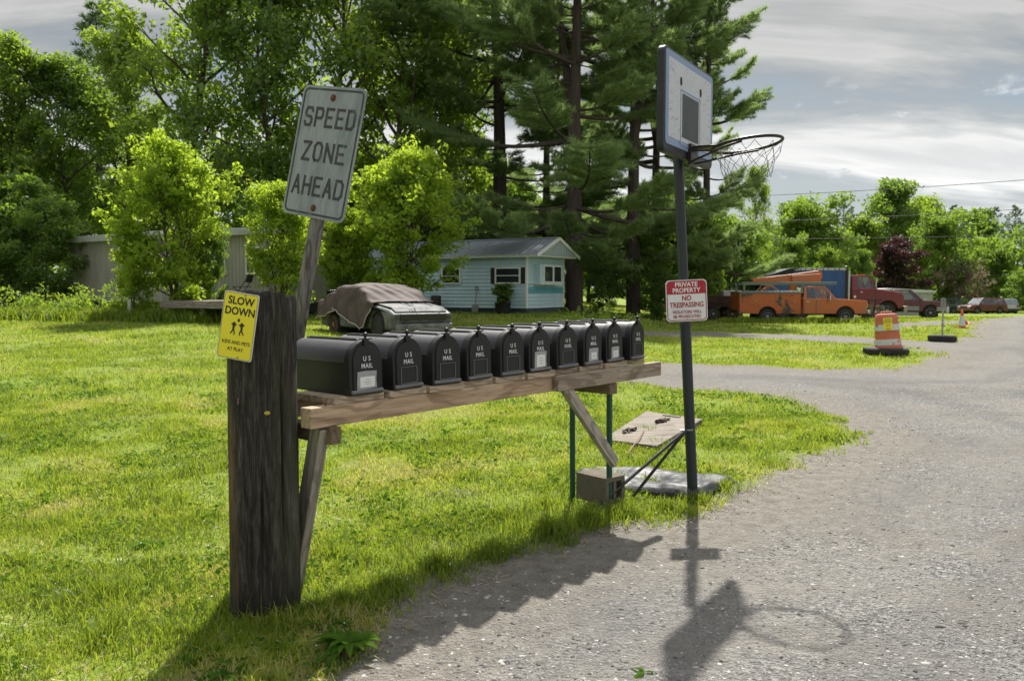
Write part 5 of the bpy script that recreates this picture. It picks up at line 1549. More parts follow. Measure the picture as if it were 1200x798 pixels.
# ================================================================== COVERED CAR
def covered_car():
    p = on(449, 23.6); p.z = float(ground_at(p.x, p.y)) - .03
    rz_ = R(-54)
    t = root('covered_car', p, 'old pale coupe with dented silver bonnet parked on the lawn under a brown tarpaulin', 'car', rz=rz_)
    W = 1.76; L = 2.2
    M_oldpaint = patchy('oxidised_silver_paint', (.15, .155, .16), (.07, .072, .07), .42, .60, 3, .6, None)
    lower_body(t, 'body', [(L, .42), (L + .02, .68), (L - .25, .80), (.95, .93), (-1.7, .98), (-L + .02, .93), (-L, .5)], -L, L, .28, [1.34, -1.32], .39, W, M_oldpaint, .07)
    cabin(t, (-1.75, -1.0, .15, 1.0), .92, 1.36, W - .06, W - .5, M_oldpaint, M_carglass, [(.05, .5), (.54, .95)])
    wheel(t, 1.34, -.78, .33, .22, M_black, .62); wheel(t, 1.34, .78, .33, .22, M_black, .62)
    M_rustrim = paint('rust_orange_rim', (.42, .12, .03), .6, dirt=(.1, .04, .02), amount=.5, scale=12)
    wheel(t, -1.32, -.78, .33, .22, M_rustrim, .66); wheel(t, -1.32, .78, .33, .22, M_rustrim, .66)
    b = MB(); b.prism([(.98, .945), (1.9, .84), (2.12, .74), (2.12, .76), (1.9, .87), (.98, .975)], -.76, .76); b.build('bonnet', paint('dusty_silver_bonnet', (.20, .20, .20), .75, .0, dirt=(.05, .05, .045), amount=.9, spec=.2, scale=4), t, None, .015)
    b = MB(); b.box((L + .02, 0, .62), (.06, 1.35, .16)); b.box((L + .03, 0, .44), (.05, 1.2, .1)); b.build('grille', M_ink, t, None, .01)
    b = MB(); b.box((L + .06, 0, .36), (.14, W - .1, .18)); b.build('bumper', M_oldpaint, t, None, .05)
    for s_ in (-1, 1):
        b = MB(); b.box((L - .03, s_ * .68, .63), (.12, .30, .13)); b.build('headlight', M_glass, t, None, .03)
    b = MB(); b.box((-2.0, 0, 1.28), (.28, 1.5, .04)); b.box((-1.98, -.6, 1.1), (.10, .04, .36)); b.box((-1.98, .6, 1.1), (.10, .04, .36)); b.box((-2.1, 0, 1.21), (.05, 1.5, .16)); b.build('rear_wing', M_black, t, None, .012)
    b = MB(); 
    for s_ in (-1, 1): b.bar((1.02, s_ * .28, .99), (1.15, s_ * .42 , 1.0), .06, .04)
    b.build('wiper', M_ink, t)
    # cloth laid over it: a thing of its own
    NX, NY = 110, 64
    def envel(x):
        return np.interp(x, [-2.3, -2.2, -1.9, -1.5, -1.05, -.5, .15, .55, .98, 1.25], [1.04, 1.08, 1.13, 1.27, 1.43, 1.50, 1.46, 1.29, 1.06, 1.0])
    def hem(x, s_):
        if s_ < 0: return np.interp(x, [-2.3, -1.4, -.85, -.2, .35, .7, .95, 1.05, 1.25], [.50, .60, .78, .52, .40, .26, .34, .60, .90])
        return np.interp(x, [-2.3, 0, .9, 1.25], [.5, .45, .5, .9])
    Vs, Fs = [], []
    for i in range(NX + 1):
        x = -2.30 + 3.5 * i / NX
        top = float(envel(x)); hwid = np.interp(x, [-2.3, -1.9, .9, 1.2], [.95, .99, .99, .95]); sf = float(np.interp(top, [1.0, 1.15, 1.5], [.93, .88, .72]))
        for j in range(NY + 1):
            v = -1 + 2 * j / NY; s_ = -1 if v < 0 else 1; a_ = abs(v)
            he = float(hem(x, s_))
            # across: flat roof, shoulder, then hanging side
            if a_ < .5:
                y = hwid * (sf + .02 * math.sin(x * 5)) * (a_ / .5); z = top - .05 * (a_ / .5) ** 2.5
            else:
                u = (a_ - .5) / .5
                sh = top - .05
                y = hwid * (sf + (1 - sf) * u ** .45) + .05 * u * u
                z = sh + (he - sh) * u ** 1.1
            # folds: diagonal pulls toward the tie points, ripple near the hem
            f = .045 * math.sin(x * 9 + v * 6 + 2 * mnoise.noise((x * 1.5, v * 2, 3))) * sstep(.15, .7, a_)
            f += .035 * mnoise.noise((x * 2.2 + v * 1.4, v * 2.6, 1)) +   .022 * mnoise.noise((x * 7 - v * 6, v * 5, 5))
            pull = math.exp(-((x + .85 + (1 - a_) * .45) / .07) ** 2) * sstep(.35, .9, a_) * .12
            f += pull
            f += .05 * math.sin((x * .7 - v * 1.9) * 16) * math.exp(-((x - .55) / .5) ** 2) * (1 - a_) * .8
            nyv = s_ * (.25 + .75 * sstep(.3, .7, a_))
            Vs.append((x + (.03 * math.sin(v * 7) if i in (0, NX) else 0), s_ * y + nyv * f, z + (.6 * f if a_ < .6 else .15 * f)))
    for i in range(NX):
        for j in range(NY):
            a_ = i * (NY + 1) + j; Fs.append((a_, a_ + NY + 1, a_ + NY + 2, a_ + 1))
    # rear drop
    base = len(Vs)
    for k in range(1, 7):
        for j in range(NY + 1):
            q = Vs[j]; he = .55; u = k / 6
            Vs.append((q[0] - .05 * math.sin(u * 2) - .02 * math.sin(j * .7) * u, q[1], q[2] + (min(he, q[2]) - q[2]) * u))
    for k in range(6):
        r0 = 0 if k == 0 else base + (k - 1) * (NY + 1); r1 = base + k * (NY + 1)
        for j in range(NY): Fs.append((r0 + j, r0 + j + 1, r1 + j + 1, r1 + j))
    b = MB(); b.add(Vs, Fs)
    m, nt, out = newmat('brown_tarpaulin'); N = NT(nt)
    v = N.coord('Object'); n1 = N.noise(v, 2.2, 5, .6); n2 = N.noise(v, 60, 2, .6)
    N.bsdf(out, N.mix(N.maprange(n1, .4, .7), (.060, .040, .035), (.088, .062, .054)), .8, 0, N.bump(N.math('ADD', N.math('MULTIPLY', n2, .25), N.noise(v, 9, 4, .6)), .35, .02), .5)
    tp = root('tarpaulin', p, 'brown tarpaulin draped in folds over the old coupe', 'tarpaulin', rz=rz_)
    o = b.build('cloth', m, tp, 180); sl = o.modifiers.new('thick', 'SOLIDIFY'); sl.thickness = .008
    b = MB()
    nearhem = [Vs[i * (NY + 1)] for i in range(0, NX + 1)]
    b.tube([Vector(q) + Vector((0, -.012, 0)) for q in nearhem], .014, 6); b.build('pale_hem', paint('pale_hem', (.42, .38, .36), .7), tp, 60)
    b = MB()
    b.tube([(1.15, -.1, .99), (1.6, -.12, .93), (2.05, -.15, .82), (2.25, -.15, .6)], .010, 6); b.tube([(1.15, .1, .99), (1.7, .0, .92), (2.1, -.35, .78), (2.24, -.5, .5)], .008, 6); b.tube([(1.1, .5, .99), (1.8, .52, .89), (2.2, .5, .7)], .008, 6)
    b.build('tie_cord', M_ink, tp, 60)
covered_car()

# ================================================================== BLUE MOBILE HOME
def siding_mat(name, col, col2, pitch, streak=(.2, .22, .2), vertical=False):
    m, nt, out = newmat(name); N = NT(nt)
    v = N.coord('Object'); s = N.n('ShaderNodeSeparateXYZ'); N.l(v, s.inputs[0])
    n1 = N.noise(N.coord('Object', (1, 1, .3)), 1.6, 5, .6); n2 = N.noise(v, 12, 4, .6)
    c = N.mix(N.maprange(n1, .4, .7), col, col2)
    c = N.mix(N.math('MULTIPLY', N.maprange(n2, .5, .75), .3), c, streak)
    N.bsdf(out, c, .55, 0, None, .4)
    return m
def clapboard(mb, L, z0, z1, pitch, y, tilt=.034):
    """lapped boards as real steps along local x (0..L), facing -y"""
    n = int((z1 - z0) / pitch)
    for i in range(n):
        za = z0 + i * pitch; zc = min(za + pitch, z1)
        mb.add([(0, y - tilt, za), (L, y - tilt, za), (L, y, zc), (0, y, zc), (0, y + .03, za), (L, y + .03, za), (L, y + .03, zc), (0, y + .03, zc)],
               [(0, 1, 2, 3), (0, 4, 5, 1), (0, 3, 7, 4), (1, 5, 6, 2), (3, 2, 6, 7)])
def blue_home():
    C = on(617, 38); C.z = float(ground_at(C.x, C.y)) - .08
    rz_ = math.atan2(-.5, .87)         # local +x runs towards the near corner
    t = root('mobile_home', C, 'pale blue clapboard mobile home with a ribbed metal roof under the pines', 'mobile home', rz=rz_)
    L, Wd, ZB, ZT = 9.0, 3.6, .32, 2.62
    sb = siding_mat('pale_blue_siding', (.44, .60, .67), (.52, .66, .72), .11); st2 = siding_mat('teal_siding', (.10, .34, .42), (.13, .38, .46), .11)
    b = MB(); b.box((-L / 2, Wd / 2, (ZB + ZT) / 2), (L - .06, Wd - .06, ZT - ZB))
    M_ = Matrix.Translation((-L, 0, 0)); bb_ = MB(); clapboard(bb_, L, ZB, ZT, .165, 0.); b.add(bb_.v, bb_.f, M_)
    bb_ = MB(); clapboard(bb_, Wd, ZB, 1.0, .165, 0.); b.add(bb_.v, bb_.f, Matrix.Rotation(R(90), 4, 'Z'))
    bb_ = MB(); clapboard(bb_, Wd, 1.42, ZT, .165, 0.); b.add(bb_.v, bb_.f, Matrix.Rotation(R(90), 4, 'Z'))
    w_ = b.build('wall', sb, t)
    b = MB(); clapboard(b, Wd - .12, 1.0, 1.42, .14, -.004); o = b.build('teal_panel', st2, w_); o.rotation_euler = (0, 0, R(90)); o.location = (0, .06, 0)
    b = MB(); b.box((-L / 2, Wd / 2, ZB / 2 - .1), (L - .1, Wd - .1, ZB + .2 - .004)); b.build('skirting', paint('grey_blue_skirting', (.045, .065, .085), .7, amount=.5), t)
    b = MB(); b.box((.02, -.02, (ZB + ZT) / 2), (.09, .09, ZT - ZB)); b.box((.02, Wd, (ZB + ZT) / 2), (.09, .09, ZT - ZB)); b.build('corner_trim', M_white, t)
    # roof: two ribbed slopes, overhanging the end in a small gable
    RZ, OV, OE = 3.50, .35, .75
    def roofz(y): return ZT + .06 + (RZ - ZT - .06) * (1 - abs(y - Wd / 2) / (Wd / 2 + OV))
    rm = paint('galvanised_roof', (.30, .33, .38), .5, .25, dirt=(.2, .2, .2), amount=.35, scale=2)
    b = MB(); n = 44; X0, X1 = -L - .3, OE
    for s_ in (0, 1):
        ye, yr = (-OV, Wd / 2) if s_ == 0 else (Wd + OV, Wd / 2)
        for i in range(n):
            xa = X0 + (X1 - X0) * i / n; xb_ = xa + (X1 - X0) / n
            b.add([(xa, ye, roofz(ye)), (xb_, ye, roofz(ye)), (xb_, yr, roofz(yr)), (xa, yr, roofz(yr))], [(0, 1, 2, 3)])
            b.add([(xa - .02, ye, roofz(ye)), (xa, ye, roofz(ye) + .035), (xa + .02, ye, roofz(ye)), (xa - .02, yr, roofz(yr)), (xa, yr, roofz(yr) + .035), (xa + .02, yr, roofz(yr))], [(0, 1, 4, 3), (1, 2, 5, 4)])
    rf = b.build('roof', rm, t)
    b = MB(); b.bar((X0, Wd / 2, RZ + .02), (X1, Wd / 2, RZ + .02), .2, .05); b.build('ridge_cap', rm, rf)
    # gable board and barge boards
    b = MB(); q = [(-OV + .1, roofz(-OV + .1) - .03), (Wd + OV - .1, roofz(-OV + .1) - .03), (Wd / 2, RZ - .06)]
    vs = [(OE - .12, y_, z_) for y_, z_ in q] + [(OE - .06, y_, z_) for y_, z_ in q]
    b.add(vs, [(0, 1, 2), (5, 4, 3), (0, 3, 4, 1), (1, 4, 5, 2), (2, 5, 3, 0)])
    for i in range(13):
        y_ = .1 + i * .28
        if y_ < Wd: b.box((OE - .055, y_, (ZT + .08 + roofz(y_) - .08) / 2), (.02, .03, max(.05, roofz(y_) - .12 - ZT - .08)))
    g_ = b.build('gable', paint('gable_pale_blue', (.36, .42, .46), .6, amount=.3), t)
    b = MB()
    b.bar((OE - .02, -OV, roofz(-OV) - .04), (OE - .02, Wd / 2, RZ - .02), .05, .14); b.bar((OE - .02, Wd + OV, roofz(-OV) - .04), (OE - .02, Wd / 2, RZ - .02), .05, .14)
    b.build('barge_board', M_white, g_)
    b = MB(); b.box((-L / 2 + OE / 2 - .1, -OV + .06, ZT + .03), (L + OE, .04, .12)); b.box((OE / 2 - .1, Wd / 2, ZT + .03), (OE, Wd + .3, .06)); b.build('fascia', M_white, t)
    # long wall window with shutters
    def window(parent, x, y, z, wd, h, rot=0, bars=1, proud=.04):
        M = Matrix.Rotation(rot, 4, 'Z') if rot else Matrix.Identity(4)
        b = MB()
        for s_ in (-1, 1): b.box((x + s_ * wd / 2, y - proud, z), (.06, .06, h + .06), M=M); b.box((x, y - proud, z + s_ * h / 2), (wd - .06, .06, .06), M=M)
        b.box((x, y - proud - .001, z), (wd - .07, .05, .035), M=M) if bars == 1 else None
        f_ = b.build('window', M_white, parent)
        b = MB(); b.box((x, y - .02, z), (wd - .06, .03, h - .06), M=M); b.build('pane', M_glass, f_)
        return f_
    window(t, -.95, -.01, 1.78, 1.25, .68)
    for s_ in (-1, 1):
        b = MB(); b.box((-.95 + s_ * .79, -.035, 1.78), (.2, .03, .72)); b.build('shutter', M_ink, t)
    window(t, -4.0, -.01, 1.78, 1.0, .68)
    # bay on the end wall
    M90 = Matrix.Rotation(R(90), 4, 'Z')
    b = MB(); b.box((1.75, -.16, 1.86), (2.1, .30, .86), M=M90); b.build('bay', sb, t) 
    f_ = window(t, 1.45, -.32, 1.86, .86, .74, R(90), 0, .02); window(t, 2.35, -.32, 1.86, .80, .74, R(90), 0, .02)
    b = MB(); b.box((1.8, -.18, 1.41), (2.2, .36, .06), M=M90); b.build('bay_sill', M_white, t)
    b = MB(); b.tube([(-1.25, -.05, 1.45), (-1.28, -.06, .9), (-1.45, -.08, .5), (-1.6, -.1, .38)], .012, 6); b.build('cable', M_ink, t)
    # a shovel, a clipped bush in a tub and a barrel along the wall
    T = t.matrix_basis
    def wp(x, y, z=None):
        q = Matrix.Translation(C) @ Matrix.Rotation(rz_, 4, 'Z') @ Vector((x, y, 0)); q.z = float(ground_at(q.x, q.y)); return q
    q = wp(-2.55, -.28)
    s_ = root('shovel', q, 'square shovel with a wooden handle leaning on the blue home wall', 'shovel', rz=rz_); s_.rotation_euler = (R(-9), 0, rz_)
    b = MB(); b.tube([(0, 0, .3), (0, 0, 1.05)], .022, 8); b.build('shaft', wood('shovel_ash', (.2, .14, .09), (.4, .3, .2), 2), s_, 60)
    b = MB(); b.tube([(-.08, 0, 1.18), (.08, 0, 1.18), (.07, 0, 1.08), (0, 0, 1.03), (-.07, 0, 1.08), (-.08, 0, 1.18)], .018, 8); b.build('grip', M_ink, s_, 60)
    b = MB(); b.prism([(-.17, .02), (.17, .02), (.18, .32), (.05, .38), (-.05, .38), (-.18, .32)], -.015, .015); b.build('blade', M_steel, s_, None, .006)
    q = wp(-4.55, -.5)
    br = root('barrel', q, 'dark barrel standing against the blue home skirting left of the shovel', 'barrel')
    b = MB(); b.lathe([(.22, 0), (.24, .03), (.25, .35), (.26, .38), (.25, .41), (.24, .72), (.22, .75)], 20); b.build('shell', M_ink, br, 40)
    b = MB(); b.lathe([(.235, .72), (.235, .77), (.05, .79)], 20); b.build('lid', M_blackplastic, br, 40)
    return wp
wp = blue_home()

# ================================================================== BEIGE MOBILE HOME AND DECK
def beige_home():
    A = on(84, 37); B = on(318, 31.0)
    A.z = float(ground_at(A.x, A.y)); B.z = float(ground_at(B.x, B.y))
    d = (B - A); L = math.hypot(d.x, d.y); rz_ = math.atan2(d.y, d.x)
    t = root('mobile_home', (A.x, A.y, (A.z + B.z) / 2), 'long beige mobile home half hidden by the shrubs at the left of the lawn', 'mobile home', rz=rz_)
    sb = siding_mat('beige_ribbed_wall', (.30, .28, .25), (.36, .34, .31), .1)
    b = MB(); b.box((L / 2, 1.9, 1.55), (L, 3.7, 2.5))
    n = int(L / .2)
    for i in range(n): b.box((.1 + i * .2, .048, 1.55), (.05, .014, 2.46))
    w_ = b.build('wall', sb, t)
    b = MB(); b.box((L / 2, 1.9, .1), (L - .1, 3.6, .4)); b.build('skirting', M_ink, t)
    b = MB(); b.prism([(-.15, 2.78), (L + .15, 2.78), (L + .15, 3.02), (L / 2, 3.1), (-.15, 3.02)], -.2, 4.0); b.build('roof', paint('pale_roof_edge', (.42, .43, .42), .5, dirt=(.2, .19, .17), amount=.5), t, None, .02)
    for x_, wd, h_ in ((L * .93, .8, .95), (L * .42, .9, .8), (L * .78, .5, 1.0)):
        b = MB()
        for s_ in (-1, 1): b.box((x_ + s_ * wd / 2, .02, 1.85), (.06, .08, h_ + .06)); b.box((x_, .02, 1.85 + s_ * h_ / 2), (wd - .06, .08, .06))
        b.box((x_, .02, 1.85), (.03, .06, h_ - .06)); f_ = b.build('window', M_white, t)
        b = MB(); b.box((x_, .035, 1.85), (wd - .06, .05, h_ - .06)); b.build('pane', M_glass, f_)
    # deck
    p = on(268, 27.0); p.z = float(ground_at(p.x, p.y))
    k = root('wooden_deck', p, 'low grey wooden deck on posts in front of the beige mobile home', 'deck', rz=rz_)
    b = MB()
    for i in range(16): b.box((0, -1.1 + i * .15, .62), (3.4, .138, .035))
    wd_ = wood('deck_boards', (.17, .14, .12), (.36, .32, .28), 0, .8)
    b.build('deck_board', wd_, k)
    b = MB(); b.box((0, -1.2, .52), (3.4, .045, .2)); b.box((1.7, 0, .52), (.045, 2.3, .2)); b.box((-1.7, 0, .52), (.045, 2.3, .2)); b.build('rim_joist', wd_, k)
    for x_ in (-1.5, 0, 1.5):
        for y_ in (-1.0, 1.0):
            b = MB(); b.box((x_, y_, .2), (.1, .1, .6)); b.build('post', wd_, k)
    b = MB(); b.box((0, .3, .15), (3.2, 1.6, .3)); b.build('deck_shade_block', M_ink, k)  # solid black block added to stand in for the shade under the deck
    q = Vector(p) + Vector((.3, .5, .66))
    ch = root('folding_chair', q, 'dark folding chair standing on the grey wooden deck', 'chair', rz=rz_ + .4)
    b = MB()
    for y_ in (-.22, .22): b.tube([(-.25, y_, 0), (.2, y_, .62), (.28, y_, .8)], .014, 6); b.tube([(.25, y_, 0), (-.22, y_, .42)], .014, 6)
    b.build('frame', M_ink, ch, 60)
    b = MB(); b.box((-.02, 0, .42), (.42, .44, .02)); b.build('seat', M_ink, ch)
    b = MB(); b.box((.24, 0, .68), (.02, .44, .26), (0, R(15), 0)); b.build('backrest', M_ink, ch)
    pp = on(152, 26.8); pp.z = float(ground_at(pp.x, pp.y))
    b = MB(); b.box((0, 0, .28), (.09, .09, .72)); o = b.build('stub_post', paint('old_white_post', (.42, .42, .40), .7, amount=.5), None, None, .01); o.location = pp; tag(o, 'short pale stub post standing below the left bright green shrub', 'post')
    pl_ = on(168, 26.6); b = MB(); b.box((0, 0, 0), (1.3, .2, .05)); o = b.build('loose_plank', wd_, None, None, .005); o.location = (pl_.x, pl_.y, float(ground_at(pl_.x, pl_.y)) + .06); o.rotation_euler = (0, R(3), R(-12)); tag(o, 'loose grey plank lying in the grass by the stub post', 'plank')
beige_home()

# ================================================================== POWER LINES
def wire(a_, c_, sag, label):
    b = MB(); P = []
    for i in range(33):
        u = i / 32; q = a_.lerp(c_, u); P.append(q - Vector((0, 0, sag * 4 * u * (1 - u))))
    b.tube(P, .022, 5); o = b.build('power_line', M_ink, None, 60); tag(o, label, 'power line')
wire(pt(700, 236, 62), pt(1500, 184, 62), .5, 'uppermost thin power line crossing the open sky at the right')
wire(pt(760, 262, 64), pt(1500, 221, 64), .5, 'power line just above the far treetops at the right')
wire(pt(760, 280, 66), pt(1500, 262, 66), .4, 'lower power line passing in front of the tall far trees')

# ================================================================== TREES
def rnd_dirs(k, up=0.):
    d = rng.normal(size=(k, 3)); d[:, 2] += up
    return d / np.linalg.norm(d, axis=1, keepdims=True)

def leaf_quads(C, size, asp=.55, up=.8, droop=.25):
    k = len(C)
    n = rnd_dirs(k, up); a = rnd_dirs(k); a[:, 2] -= droop
    a = a - n * (a * n).sum(1, keepdims=True); a /= np.linalg.norm(a, axis=1, keepdims=True)
    s = np.cross(n, a); L = (size * rng.uniform(.4, 1.45, k))[:, None]
    P = np.stack([C - a * L * .5, C + s * L * asp * .5 - a * L * .05 - n * L * .05, C + a * L * .5 - n * L * .10, C - s * L * asp * .5 - a * L * .05 - n * L * .05], 1)
    return P.reshape(-1, 3), 4 * np.arange(k)[:, None] + np.arange(4)[None]

def grow_tree(H, crown0, Rmax, nb, lean=.0, elev=(25, 60), profile='oval', sub=5, rad=None, fork=0, droopy=0., seed=1):
    """limbs as tubes plus the points where leaves gather"""
    rs_ = random.Random(seed)
    tb = MB(); clusters = []
    rad = rad or H * .014
    stems = [(0., 0., 1.)] if not fork else [(rs_.uniform(-.12, .12) * 1.4, rs_.uniform(-.12, .12) * 1.4, rs_.uniform(.78, 1.)) for _ in range(fork)]
    for lx, ly, hs in stems:
        P = []; n = 10
        ox, oy = rs_.uniform(0, 50), rs_.uniform(0, 50)
        for i in range(n + 1):
            u = i / n; z = H * .94 * hs * u
            P.append(Vector((lx * z + .035 * H * (mnoise.noise((ox, u * 2.2, 0))) * u * 2, ly * z + .035 * H * mnoise.noise((oy, u * 2.2, 5)) * u * 2 + lean * z, z)))
        Rr = [max(rad * hs * (1 - u) ** .8 * (1 + .5 * math.exp(-u * 25)), .012) for u in np.linspace(0, 1, n + 1)]
        tb.tube(P, Rr, 9, False)
        def at(u):
            f = u * n; i = min(int(f), n - 1); return P[i].lerp(P[i + 1], f - i)
        k = max(3, nb // len(stems)); az = rs_.uniform(0, 6)
        for b_ in range(k):
            u = crown0 + (1 - crown0) * ((b_ + .3) / k) ** .9
            v = (u - crown0) / (1 - crown0)
            if profile == 'oval': env = math.sin(math.pi * min(1, .14 + .80 * v)) ** .75
            elif profile == 'cone': env = (1 - v) ** .8 + .08
            elif profile == 'round': env = math.sqrt(max(0.02, 1 - (2 * v - 1) ** 2)) * .9 + .1
            else: env = .55 + .45 * math.sin(math.pi * v)
            az += 2.4 + rs_.uniform(-.5, .5)
            L = Rmax * env * rs_.uniform(.65, 1.15)
            el = R(elev[0] + (elev[1] - elev[0]) * v + rs_.uniform(-10, 10))
            o = at(u); d = Vector((math.cos(az) * math.cos(el), math.sin(az) * math.cos(el), math.sin(el)))
            pts = [o]; cur = o.copy(); m = 6
            for j in range(m):
                d = (d + Vector((rs_.uniform(-.22, .22), rs_.uniform(-.22, .22), rs_.uniform(-.1, .2) - droopy))).normalized()
                cur = cur + d * L / m; pts.append(cur.copy())
            r0 = max(.02, rad * .42 * (1 - v * .75) * (L / Rmax + .3))
            tb.tube(pts, [r0 * (1 - .85 * j / m) + .006 for j in range(m + 1)], 6, False)
            clusters.append((pts[-1], 1.))
            for s_ in range(sub):
                j = rs_.randint(2, m); p0 = pts[j]
                dd = (d * .5 + Vector((rs_.uniform(-1, 1), rs_.uniform(-1, 1), rs_.uniform(-.3, .7) - droopy))).normalized()
                l2 = L * rs_.uniform(.2, .42) * (1.15 - .5 * j / m) + .15
                q1 = p0 + dd * l2 * .5 + Vector((0, 0, .04 * l2)); q2 = p0 + dd * l2
                tb.tube([p0, q1, q2], [r0 * .35 + .004, r0 * .22 + .003, .004], 4, False)
                clusters.append((q2, .85)); clusters.append((q1, .6))
    return tb, clusters

def clouds_of_leaves(clusters, per, crad, flat=.6):
    C = np.array([tuple(c[0]) for c in clusters]); Wt = np.array([c[1] for c in clusters])
    cnt = np.maximum(4, (per * Wt * rng.uniform(.55, 1.35, len(C)))).astype(int)
    I = np.repeat(np.arange(len(C)), cnt)
    r_ = rng.normal(size=(len(I), 3)); r_ *= (rng.random(len(I)) ** .25 / np.linalg.norm(r_, axis=1))[:, None]
    r_ *= (crad * (.6 + .6 * rng.random(len(C))))[I][:, None]
    r_[:, 2] *= flat
    return C[I] + r_

M_bark = wood('grey_brown_bark', (.035, .028, .022), (.12, .10, .085), 2, .35, None, .9, .8, False)
M_pinebark = wood('pine_bark', (.03, .022, .02), (.105, .082, .072), 2, .35, None, .9, .8, False)
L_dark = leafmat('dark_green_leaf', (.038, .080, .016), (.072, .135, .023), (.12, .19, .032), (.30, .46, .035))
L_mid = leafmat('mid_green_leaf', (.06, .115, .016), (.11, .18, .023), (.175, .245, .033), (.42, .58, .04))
L_bright = leafmat('yellow_green_leaf', (.11, .185, .014), (.18, .285, .022), (.28, .375, .036), (.56, .72, .045), gloss=.15)
L_purple = leafmat('purple_leaf', (.016, .008, .009), (.030, .012, .014), (.05, .020, .02), (.08, .02, .02))
L_pink = leafmat('dry_pinkish_leaf', (.13, .10, .07), (.21, .16, .115), (.28, .22, .16), (.30, .23, .14))
L_needle = leafmat('pine_needle', (.075, .125, .048), (.13, .195, .072), (.19, .255, .092), (.40, .55, .16))
L_farneedle = leafmat('far_needle', (.03, .06, .026), (.05, .09, .036), (.07, .115, .042), (.13, .22, .05))

KINDS = {}
def crown_object(name, P, F, mat, hide=True):
    return npmesh(name, P, F, mat)

def make_kind(key, mat, H, crown0, Rmax, nb, per, crad, size, bark=None, flat=.6, **kw):
    tb, cl = grow_tree(H, crown0, Rmax, nb, **kw)
    Cn = clouds_of_leaves(cl, per, crad, flat)
    Cn = Cn[Cn[:, 2] > .05 * H * (crown0 > .04) + .02]
    P, F = leaf_quads(Cn, size)
    tr = tb.build('trunk', bark or M_bark, None, 60)
    cr = npmesh('crown', P, [F], mat)
    KINDS[key] = (tr.data, cr.data, H)
    bpy.data.objects.remove(tr); bpy.data.objects.remove(cr)

make_kind('ash', L_mid, 18, .22, 5.2, 38, 62, 1.0, .30, profile='oval', sub=6, elev=(20, 62), seed=3)
make_kind('maple', L_dark, 17, .16, 5.6, 40, 66, 1.05, .30, profile='oval', sub=6, elev=(12, 58), seed=8)
make_kind('open', L_mid, 18, .22, 5.2, 30, 56, .95, .28, profile='oval', sub=6, elev=(25, 65), seed=14)
make_kind('low', L_dark, 6, .05, 3.0, 30, 60, .65, .22, profile='x', sub=5, elev=(15, 60), fork=3, seed=21)
make_kind('boxelder', L_bright, 6.2, .06, 2.7, 58, 44, .34, .15, profile='oval', sub=8, elev=(22, 74), fork=4, rad=.06, seed=31)
make_kind('boxelder2', L_bright, 6.2, .05, 2.5, 54, 42, .34, .15, profile='oval', sub=8, elev=(25, 76), fork=5, rad=.055, seed=44)
L_far = leafmat('fresh_green_leaf', (.06, .12, .014), (.10, .18, .021), (.155, .23, .03), (.32, .47, .036))
make_kind('round', L_far, 8, .12, 4.2, 34, 60, .8, .30, profile='round', sub=6, elev=(10, 60), seed=52)
make_kind('farleaf', L_dark, 14, .10, 5.2, 34, 46, 1.2, .45, profile='oval', sub=5, elev=(15, 60), seed=61)
make_kind('farmid', L_mid, 14, .10, 5.2, 34, 46, 1.2, .45, profile='oval', sub=5, elev=(15, 60), seed=66)
make_kind('purple', L_purple, 5.5, .05, 2.6, 34, 60, .6, .24, profile='oval', sub=5, elev=(25, 68), seed=71)
make_kind('pink', L_pink, 4, .03, 2.8, 30, 40, .5, .16, profile='round', sub=6, elev=(20, 60), fork=5, rad=.04, seed=81)
make_kind('clip', L_dark, 1.3, .10, .5, 26, 46, .16, .09, profile='round', sub=4, elev=(10, 60), seed=85)

